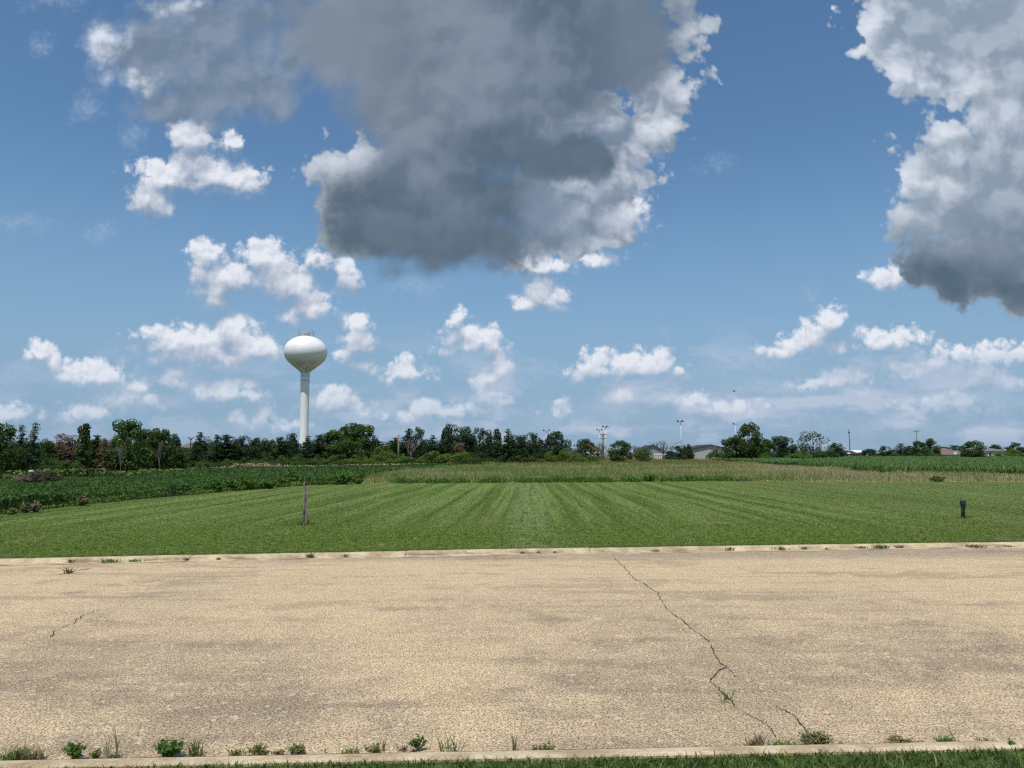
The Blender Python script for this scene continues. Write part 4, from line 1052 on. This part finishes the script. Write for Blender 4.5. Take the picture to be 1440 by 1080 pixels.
# ================================================================== posts on the lawn
def post_mat(name, c1, c2):
    m, t, p, o = mat(name, .92, .1); P_ = coord('Object')
    g = noise(vmath('MULTIPLY', P_, (1, 1, .06)), 38.0, 4, .6, dim='3D'); k = noise(P_, 5, 3, .6, dim='3D')
    N.put(p.inputs['Base Color'], mix(remap(g*.7+k*.3, .38, .6), c1, c2)); N.put(p.inputs['Normal'], bump(g, .004, 1)); return m, t, p
m_post, _, _ = post_mat('split_grey_wood', (.06, .052, .042), (.31, .28, .235))
b = G(428.5, 738, LZ); H = AT(428.5, 676.5, b.y).z - LZ
post = empty('wooden_post', (b.x, b.y, LZ), 'tall weathered grey wooden post with a split top standing in the lawn', 'post', rz=.35)
mb = MB(); w_ = .052
for k, (x0, ww, top_) in enumerate(((-.026, .046, H), (.024, .050, H-.10))):
    pts = [(-ww/2, -w_), (ww/2, -w_), (ww/2, w_), (-ww/2, w_)]; V = []; rn = random.Random(k+3)
    zs = [-.08, .1, .4, .7, top_-.25, top_]
    for i, z in enumerate(zs):
        lean = (k-.5)*(.010 if z > top_-.4 else .0)
        V += [(x0+lean+px_*(1-.12*(i == len(zs)-1))+rn.uniform(-.003, .003), py_+rn.uniform(-.003, .003), z-(.05 if (i == len(zs)-1 and j in (0, 3)) else 0)) for j, (px_, py_) in enumerate(pts)]
    F = [(i*4+j, i*4+(j+1) % 4, i*4+4+(j+1) % 4, i*4+4+j) for i in range(len(zs)-1) for j in range(4)] + [tuple(range(len(V)-4, len(V)))]
    mb.add(V, F)
mb.build('shaft', m_post, post)
P0 = np.stack([RNG.normal(0, .08, 260), RNG.normal(0, .07, 260), np.zeros(260)], 1); V, F = blades(P0, .13, .010, .6, RNG, 1)
o = link('grass_tuft', npmesh('grass_tuft', V, F), m_blade, None, (b.x, b.y, LZ)); tag(o, 'longer grass left unmown around the foot of the tall grey post', 'grass tuft')
b = G(1355.5, 728.5, LZ); H = AT(1355.5, 703.5, b.y).z - LZ
post2 = empty('utility_marker', (b.x, b.y, LZ), 'short dark marker post with a blue green cap near the right edge of the lawn', 'marker post', rz=-.2)
m_mark, _, _ = post_mat('dark_marker', (.010, .011, .007), (.045, .045, .032)); m_cap = plain('blue_cap', (.006, .036, .045), .5, .4, .3, 9.0); m_side = plain('pale_side', (.28, .27, .26), .8, .2, .2, 8)
MB().tube([(-.012, 0, -.05), (-.012, 0, H*.62)], [.044, .042], 12).build('shaft', m_mark, post2, True)
MB().lathe([(.050, H*.58), (.060, H*.75), (.066, H*.97), (.060, H), (.0005, H+.004)], 16).build('cap', m_cap, post2, True)
MB().box((.046, .01, H*.3), (.012, .03, H*.6+.04)).build('side_strip', m_side, post2)
P0 = np.stack([RNG.normal(.02, .10, 160), RNG.normal(0, .07, 160), np.zeros(160)], 1); V, F = blades(P0, .09, .010, .6, RNG, 1)
o = link('grass_tuft', npmesh('grass_tuft', V, F), m_blade, None, (b.x, b.y, LZ)); tag(o, 'longer grass around the foot of the blue capped marker', 'grass tuft')

# ================================================================== weeds along the kerbs and field edges
def blade_tuft(px, py, hpx, wpx, label, m, n=30, z=0.0, lean=.9, cat='grass tuft', nm='grass_tuft', group=None, bw=None):
    c = G(px, py, z); k = c.y/FPX; w = wpx*k; h = hpx*k
    n = int(n*1.7); P = np.stack([RNG.normal(0, w*.20, n), RNG.normal(0, min(w*.12, .05), n), np.zeros(n)], 1)
    V, F = blades(P, h*1.05, bw or max(.0062, 1.0*k), lean, RNG, 2)
    o = link(nm, npmesh(nm, V, F), m, None, (c.x, c.y, z)); return tag(o, label, cat, group)
def stem_clump(px, py, hpx, wpx, label, m, z=.04):
    """clump of upright stems with leaves"""
    c = G(px, py, z); k = c.y/FPX; w = wpx*k*1.5; h = hpx*k
    e = empty('weed_clump', (c.x, c.y, z), label, 'weed clump'); n = int(wpx*16); x_ = RNG.normal(0, w*.26, n); hh = h*(.45+.65*vnoise(x_+px, x_*0, 2.2, 51))*RNG.uniform(.6, 1.1, n)
    P = np.stack([x_, RNG.normal(0, .35, n), np.zeros(n)], 1); V, F = blades(P, hh, .05, .35, RNG, 1); link('stem', npmesh('stem', V, F), m, e)
    n2 = n; i_ = RNG.integers(0, n, n2); L_ = P[i_].copy(); L_[:, 2] = hh[i_]*RNG.uniform(.1, .95, n2); V, F = leaves(L_, .13, RNG, .3, .5); link('foliage', npmesh('foliage', V, F), m, e); return e
def leaf_weed(px, py, hpx, wpx, label, m, z=0.0, n=340, ls=None, cat='weed', nm='weed', stalks=14, group=None, upz=.4):
    c = G(px, py, z); k = c.y/FPX; w = wpx*k; h = hpx*k
    e = empty(nm, (c.x, c.y, z), label, cat, group); cl = []; t = MB(); ends = []
    for i in range(stalks):
        a = RNG.uniform(0, 6.28); r_ = w*.42*math.sqrt(RNG.random()); hh = h*(.95-.55*(r_/(w*.5))**1.5)*RNG.uniform(.75, 1)
        e_ = Vector((math.cos(a)*r_, math.sin(a)*r_*.8, hh)); t.tube([(0, 0, 0), (e_.x*.5, e_.y*.5, hh*.6), e_], [max(.0012, k*.35), k*.3, k*.15], 4, False); ends.append(e_)
    Pp = []
    for i in range(n):
        q = ends[int(RNG.integers(0, stalks))]; f = RNG.uniform(.25, 1.05); s_ = w*.055
        Pp.append((q.x*f+RNG.normal(0, s_), q.y*f+RNG.normal(0, s_), max(.004, q.z*f**.7+RNG.normal(0, s_*.6))))
    V, F = leaves(np.array(Pp), (ls or w*.10)*1.25, RNG, upz, .55); link('foliage', npmesh('foliage', V, F), m, e); t.build('stem', m_weedstem, e)
    return e
m_weedstem = plain('weed_stem', (.12, .13, .05), .8, .1, .2, 20)
m_olive = leaf_mat('olive_weed', (.11, .125, .040), (.24, .24, .10), .2, nscale=20)
m_crab = leaf_mat('crabgrass', (.075, .135, .025), (.16, .24, .06), .3, nscale=10, c3=(.42, .36, .2))
m_drygrass = leaf_mat('dry_grass', (.20, .17, .085), (.42, .36, .22), .2, nscale=20)
m_twig = plain('dry_twig', (.11, .075, .045), .9, .1, .3, 20)
# near gutter
leaf_weed(104, 1070, 30, 38, 'round dark leafy weed in the near gutter, left one of the two densest', m_weed, n=520)
leaf_weed(238, 1067, 34, 46, 'pointed dark leafy weed in the near gutter, widest of the dense ones', m_weed, n=620)
leaf_weed(588, 1057, 28, 30, 'upright bright green weed in the middle of the near gutter', m_weed, n=300, stalks=6)
blade_tuft(22, 1073, 26, 60, 'spiky pale green tuft at the left end of the near gutter', m_crab, 60)
blade_tuft(47, 1072, 24, 40, 'half dry tuft right beside the leftmost spiky tuft', m_drygrass, 45)
leaf_weed(132, 1070, 16, 24, 'pale seedling weed touching the round dark weed on its right', m_crab, n=120, ls=.016)
blade_tuft(149, 1069, 36, 14, 'two thin reddish dry stalks right of the round dark weed', m_drygrass, 6, lean=.4)
blade_tuft(163, 1067, 46, 5, 'single tall thin stalk between the two dense weeds', m_drygrass, 3, lean=.15)
leaf_weed(158, 1069, 10, 20, 'low green weed at the foot of the single tall stalk', m_crab, n=90, ls=.014)
blade_tuft(274, 1064, 26, 18, 'upright green grass tuft just right of the widest dense weed', m_crab, 26, lean=.5)
blade_tuft(283, 1064, 12, 8, 'short brown stub beside the upright green tuft', m_drygrass, 8, lean=.3)
leaf_weed(330, 1063, 9, 34, 'flat sparse weed left of the sprawling olive weed', m_olive, n=90, ls=.014)
leaf_weed(364, 1063, 17, 44, 'sprawling half dry weed in the near gutter', m_olive, n=220, ls=.018)
leaf_weed(392, 1064, 10, 26, 'low dry brown weed between two sprawling ones', m_dry, n=90, ls=.014)
leaf_weed(417, 1061, 16, 34, 'sprawling olive green weed right of the low dry brown one', m_olive, n=220, ls=.018)
blade_tuft(457, 1060, 12, 4, 'tiny lone dry stalk in the near gutter', m_drygrass, 4, lean=.3)
blade_tuft(492, 1060, 9, 26, 'faint low green tuft left of the bright upright weed', m_crab, 30)
leaf_weed(527, 1059, 12, 34, 'flat brownish green weed left of the bright upright weed', m_olive, n=150, ls=.015)
blade_tuft(538, 1058, 18, 5, 'thin reddish stalk above the flat brownish green weed', m_drygrass, 4, lean=.3)
leaf_weed(566, 1057, 8, 20, 'small dark dry weed touching the bright upright weed', m_dry, n=70, ls=.012)
blade_tuft(633, 1057, 28, 34, 'open fan of long grass blades right of the bright upright weed', m_crab, 12, lean=.9)
blade_tuft(724, 1056, 26, 6, 'single spindly stalk right of the fan of grass blades', m_olive, 5, lean=.3)
leaf_weed(765, 1056, 7, 46, 'flat dark mat of weeds pressed into the near gutter', m_olive, n=130, ls=.018, upz=1.2)
blade_tuft(1058, 1052, 16, 20, 'dry brown twiggy weed left of the spreading crabgrass', m_drygrass, 22, lean=.7)
blade_tuft(1070, 1051, 20, 8, 'second dry brown twiggy weed, closest to the spreading crabgrass', m_drygrass, 12, lean=.5)
blade_tuft(1103, 1052, 12, 54, 'low spreading crabgrass over the near kerb beside the crack', m_crab, 60, lean=1.5)
leaf_weed(1150, 1048, 17, 56, 'wide olive weed growing out of the crack at the near gutter', m_olive, n=560, ls=.016, upz=.7)
leaf_weed(1272, 1046, 9, 60, 'flat brown dead mat in the near gutter', m_dry, n=190, ls=.016, upz=1.2)
blade_tuft(1330, 1044, 10, 34, 'low bright crabgrass beside the bare twig', m_crab, 45, lean=1.5)
blade_tuft(1388, 1043, 8, 30, 'low dry tuft right of the bare twig', m_drygrass, 24, lean=1.2)
leaf_weed(1422, 1049, 8, 16, 'small broad leaved weed on the near kerb at the right', m_weed, n=30, ls=.02, z=.05, upz=1.0)
blade_tuft(1023, 985, 16, 22, 'little green tuft sprouting from the long crack in the asphalt', m_crab, 12, z=.03, lean=.8)
c = G(1344, 1043, 0); k = c.y/FPX
o = MB().tube([(0, 0, .0), (-.025, 0, .05), (-.035, .01, .10)], [.0028, .002, .001], 5).tube([(-.015, 0, .03), (.01, 0, .06)], [.0018, .001], 4).build('twig', m_twig); o.location = c; tag(o, 'bare dark twig standing in the near gutter', 'twig')
# far gutter
blade_tuft(97, 808, 14, 14, 'dark dry weed growing from the crack at the far left of the asphalt', m_dry, 16, z=.01, bw=.012)
for px, py, h_, w_, mm, lb in ((100, 790, 8, 8, m_crab, 'small green sprout against the far kerb at its left end'), (154, 790, 6, 30, m_crab, 'long low green tuft in the far gutter left of the white flecks'),
    (190, 789, 7, 18, m_crab, 'short green tuft right of the joint in the far kerb'), (262, 787, 6, 10, m_olive, 'olive tuft in the far gutter below the left half of the lawn'),
    (307, 786, 6, 8, m_olive, 'smallest olive tuft in the far gutter left of the tall post'), (435, 783, 14, 12, m_crab, 'upright grass sprout at the far kerb right below the tall grey post'),
    (486, 782.5, 5, 10, m_olive, 'flat olive tuft just right of the sprout below the tall post'), (735, 777.5, 6, 7, m_crab, 'first of three tiny tufts in the centre of the far gutter'),
    (757, 777, 6, 6, m_olive, 'second of three tiny tufts in the centre of the far gutter'), (780, 777, 5, 6, m_olive, 'third of three tiny tufts in the centre of the far gutter'),
    (922, 774.5, 5, 14, m_olive, 'low olive tuft in the far gutter right of the top of the long crack'), (1026, 773, 6, 12, m_crab, 'green tuft in the far gutter left of the small dark weed'),
    (1098, 772, 5, 22, m_olive, 'pale low tuft between the green tuft and the small dark weed'), (1131, 771.5, 9, 8, m_weed, 'small dark green weed standing at the far kerb'),
    (1162, 771.5, 4, 8, m_dry, 'dry tuft right next to the small dark green weed'), (1210, 770, 4, 20, m_crab, 'faint tuft left of the long green tuft on the right'),
    (1237, 770, 7, 30, m_crab, 'long green tuft in the far gutter on the right'), (1265, 769.5, 5, 16, m_olive, 'olive tuft touching the long green tuft on the right'),
    (1372, 768.5, 5, 34, m_olive, 'long olive tuft in the far gutter near the right edge'), (1420, 768, 4, 20, m_crab, 'last low tuft in the far gutter at the right edge')):
    blade_tuft(px, py+1, h_*random.uniform(.6, 1.1), w_, lb, mm, max(10, int(w_*1.8)), z=.008, lean=1.1, bw=.012)
# field edge weeds
for px, py, h_, w_, mm, lb in ((16, 724, 10, 14, m_olive, 'dead olive weed clump at the left end of the lawn edge'), (36, 722, 16, 18, m_dry, 'brown weed clump left of the one with a pale base'),
    (50, 721, 16, 18, m_dry, 'brown weed clump with a pale straw base at the lawn edge'), (117, 712, 17, 20, m_dry, 'round brown weed clump midway along the left lawn edge'), (148, 706, 12, 16, m_olive, 'olive clump right of the round brown clump'),
    (168, 702, 9, 14, m_dry, 'small low brown clump in the soybean edge'), (207, 696, 13, 26, m_olive, 'olive brown clump in the soybeans left of the yellow green strip'),
    (262, 694, 11, 20, m_weed, 'first green weed of the row along the soybean edge'), (303, 692, 16, 26, m_weed, 'dark leafy weed left of the largest weeds of the row'), (322, 690.5, 15, 24, m_weed, 'dark leafy weed in the middle of the row'),
    (345, 688.5, 19, 26, m_weed, 'tall leafy weed of the row on the soybean edge'), (378, 687, 12, 24, m_weed, 'low leafy weed between the two tallest of the row'),
    (408, 682, 22, 24, m_weed, 'tallest leafy weed of the row left of the wooden post'), (395, 684, 12, 20, m_weed, 'lower leafy weed leaning on the tallest one'),
    (483, 681, 16, 36, m_weed, 'leafy weed clump right of the wooden post at the corner of the meadow'), (504, 681, 9, 16, m_weed, 'small green weed at the meadow corner'),
    (572, 679.5, 10, 26, m_weed, 'green clump at the meadow front near its left end'), (617, 679.5, 9, 30, m_weed, 'low wide green clump at the meadow front'), (643, 679, 9, 22, m_weed, 'green clump at the meadow front beneath the widest bush'), (690, 679, 9, 28, m_weed, 'green clump at the meadow front left of the centre'),
    (739, 678.5, 12, 17, m_weed, 'dark upright green clump in the centre of the meadow front'), (762, 678.5, 8, 18, m_weed, 'small green clump right of the central dark one'),
    (783, 678, 11, 18, m_weed, 'green clump below the tall spreading pine'), (806, 678, 10, 24, m_weed, 'first green clump below the pale hidden house'), (828, 678, 10, 24, m_weed, 'second green clump below the pale hidden house'),
    (850, 678, 9, 22, m_weed, 'green clump straight below the twin floodlight masts'), (892, 677.5, 10, 26, m_weed, 'green clump left of the round dark bush in the meadow'),
    (914, 677.5, 12, 20, m_weed, 'round dark green bush at the meadow front'), (943, 677, 9, 24, m_weed, 'green clump right of the round dark bush'), (968, 676.5, 9, 26, m_weed, 'green clump below the tallest floodlight mast'), (1010, 676.5, 9, 30, m_weed, 'wide green clump below the pale gable house'),
    (1044, 676.5, 6, 16, m_olive, 'last olive clump before the straw strip'), (843, 656, 7, 14, m_olive, 'grey green bush standing out of the far meadow'),
    (1318, 677.5, 9, 24, m_olive, 'olive weed clump below the cornfield beside a pale stone'), (1365, 673, 7, 10, m_oak, 'dark weed at the foot of the corn near the right edge')):
    if 560 < px < 1050 and px != 914 and py > 670: stem_clump(px, py, h_, w_, lb, mm); continue
    if px < 500 and mm is m_weed: h_, w_, py = h_*1.35, w_*1.3, py+.6
    leaf_weed(px, py, h_, w_, lb, mm, z=.04, n=int(200+w_*20), ls=max(.10, G(px, py, .04).y*.0030), nm='weed_clump', cat='weed clump', stalks=14)
# yellow green low weeds between lawn and beans
xx, yy = [], []
for a, b in zip(LE2[2:-1], LE2[3:]):
    L_ = math.hypot(b[0]-a[0], b[1]-a[1]); n_ = int(L_*420); f = RNG.random(n_); xx.append(a[0]+(b[0]-a[0])*f-RNG.random(n_)*.9+.15); yy.append(a[1]+(b[1]-a[1])*f)
xx = np.concatenate(xx); yy = np.concatenate(yy); keep = vnoise(xx, yy, .6, 31) > .18; xx, yy = xx[keep], yy[keep]
V, F = leaves(np.stack([xx, yy, .05+RNG.random(len(xx))*.20*(.3+vnoise(xx, yy, .4, 33))], 1), np.clip(yy*.003, .07, .13), RNG, .5, .6)
o = link('edge_weeds', npmesh('edge_weeds', V, F), leaf_mat('lime_weeds', (.075, .140, .026), (.160, .250, .055), .3, nscale=1.0)); tag(o, 'low yellow green weeds fringing the lawn along the soybeans', 'weeds', kind='stuff')

# brush pile with a pale board, stones
c = G(52, 687.5, .05)
e = empty('brush_pile', (c.x, c.y, .03), 'low pile of dead branches in the soybean field on the left', 'brush pile')
mb = MB(); k = c.y/FPX; W_ = 46*k; rn = random.Random(9)
for i in range(520):
    a = rn.uniform(0, 6.28); q = Vector((max(-.5, min(.5, rn.gauss(0, .22)))*W_, rn.gauss(0, .4), 0)); hh = .50*math.exp(-(q.x/(W_*.36))**2)*rn.random()+.30; L_ = rn.uniform(.2, .6)
    mb.tube([q+Vector((0, 0, hh)), q+Vector((math.cos(a)*L_, math.sin(a)*L_, hh+rn.uniform(-.05, .20)))], [.022, .008], 3, False)
mb.build('branches', plain('brush_wood', (.11, .09, .065), .95, .1, .4, 3.0), e)
mb = MB().box((-.15, -.3, .92), (.20, .10, .08), .4); mb.build('board', m_trim, e)
def stone(px, py, w_, label, m, z=.05):
    c = G(px, py, z); k = c.y/FPX*w_/2; rn = random.Random(int(px)); bm = bmesh.new(); bmesh.ops.create_icosphere(bm, subdivisions=2, radius=1)
    for v in bm.verts: v.co *= rn.uniform(.8, 1.15); v.co.x *= k; v.co.y *= k*.7; v.co.z = v.co.z*k*.5 + k*.2
    me = bpy.data.meshes.new('stone'); bm.to_mesh(me); bm.free(); o = link('stone', me, m, None, c); return tag(o, label, 'stone')
m_stone = plain('pale_limestone', (.52, .47, .38), .9, .2, .15, 6)
stone(1329, 676.5, 7, 'pale stone lying right of the olive weed clump', m_stone); stone(1311, 675.5, 5, 'small grey stone in the olive weed clump', plain('grey_stone', (.25, .28, .27), .9, .2, .15, 6))
stone(1367, 676.5, 8, 'flat pale stone in the straw strip near the right edge', m_stone)
# bird
bp = AT(1032.5, 550.5, 60)
e = empty('bird', bp, 'small dark bird flying above the distant trees', 'bird', rz=.6); m_bird = plain('dark_feathers', (.03, .028, .028), .8, .1, .2, 20)
MB().lathe([(.001, -.105), (.018, -.08), (.034, -.03), (.036, .02), (.022, .065), (.018, .085), (.001, .105)], 10).build('body', m_bird, e, True).rotation_euler = (math.radians(70), 0, 0)
for sx in (-1, 1):
    MB().add([(0, .04, .01), (sx*.10, .06, .07), (sx*.20, -.01, .10), (sx*.10, -.04, .06), (0, -.03, .01), (0, .04, .0), (sx*.10, .06, .06), (sx*.20, -.01, .095), (sx*.10, -.04, .05), (0, -.03, .0)],
             [(0, 1, 3, 4), (1, 2, 3), (9, 8, 6, 5), (8, 7, 6), (0, 5, 6, 1), (1, 6, 7, 2), (2, 7, 8, 3), (3, 8, 9, 4)]).build('wing', m_bird, e)

# ================================================================== cracks in the asphalt
m_crack = plain('crack_dark', (.035, .028, .022), .95, .05, .2, 20)  # flat dark colour of the crack ribbons and the kerb gap
def crack(name, pts, w, label, wob=.5, onkerb=False):
    """jagged ribbon following the crack on the road surface"""
    rn = random.Random(int(pts[0][0])); P = []
    for a, b in zip(pts[:-1], pts[1:]):
        n_ = max(2, int(math.hypot(b[0]-a[0], b[1]-a[1])/3.0))
        for i in range(n_):
            f = i/n_; j = wob*1.6; P.append((a[0]+(b[0]-a[0])*f+rn.uniform(-j, j), a[1]+(b[1]-a[1])*f+rn.uniform(-j*.5, j*.5)))
    P.append(pts[-1]); Q_ = []
    for q in P:
        g_ = G(*q, 0.0); g_ = G(*q, roadz(g_.x, g_.y) if not onkerb else .065); Q_.append(g_)
    V, F = [], []
    for i, g_ in enumerate(Q_):
        d = (Q_[min(i+1, len(Q_)-1)]-Q_[max(0, i-1)]).normalized(); s_ = Vector((-d.y, d.x, 0)); ww = w*rn.uniform(.35, 1.3)*(1 if 0 < i < len(Q_)-1 else .1)
        zz = (roadz(g_.x, g_.y)+.0055) if not onkerb else .0675
        V += [(g_.x+s_.x*ww/2, g_.y+s_.y*ww/2, zz), (g_.x-s_.x*ww/2, g_.y-s_.y*ww/2, zz)]
    for i in range(len(Q_)-1): F.append((2*i, 2*i+1, 2*i+3, 2*i+2))
    o = link(name, pymesh(name, V, F), m_crack); o['kind'] = 'structure'; return o
crack('crack', [(862, 783), (872, 792), (880, 800), (886, 808), (895, 816), (912, 826), (925, 834), (930, 845), (938, 856), (950, 866), (962, 874), (972, 884), (984, 892), (1000, 905)], .0075, '', .9)
crack('crack', [(1000, 905), (1003, 919), (1012, 932), (1022, 936), (1013, 943), (1005, 951), (998, 958), (1010, 968), (1018, 977), (1031, 988), (1032, 995)], .0075, '', 1.0)
crack('crack', [(1043, 1000), (1056, 1008), (1070, 1014), (1082, 1023), (1088, 1032), (1092, 1039)], .005, '')
crack('crack', [(1022, 938), (1030, 946), (1038, 956)], .004, '', 1.0)
crack('crack', [(1032, 994), (1038, 998), (1044, 1001)], .003, '')
crack('crack', [(1090, 992), (1098, 998), (1112, 1004), (1122, 1012), (1128, 1021), (1134, 1029), (1146, 1042)], .007, '', 1.0)
crack('crack', [(1151, 1052), (1158, 1058), (1165, 1064)], .010, '', onkerb=True)
crack('crack', [(71, 897), (76, 889), (88, 883), (101, 878), (106, 873), (118, 866), (130, 861), (142, 858)], .008, '', 1.2)
crack('crack', [(82, 808), (97, 806), (108, 803), (120, 801), (131, 799)], .03, '', .6)
crack('crack', [(517, 1029), (530, 1026), (545, 1024), (561, 1021)], .004, '')
# gap between asphalt and near kerb
gx = np.arange(-3.6, 3.7, .03); V, F = [], []
for i, x in enumerate(gx):
    y = float(ny_at(x)); w_ = .004+.012*float(vnoise(np.array([x]), np.array([0.0]), 5.0, 41)[0])**1.5
    zz = .012; V += [(x, y+.001, .0345), (x, y+.001+w_, zz)]
for i in range(len(gx)-1): F.append((2*i, 2*i+2, 2*i+3, 2*i+1))
o = link('crack', pymesh('crack', V, F), m_crack); o['kind'] = 'structure'
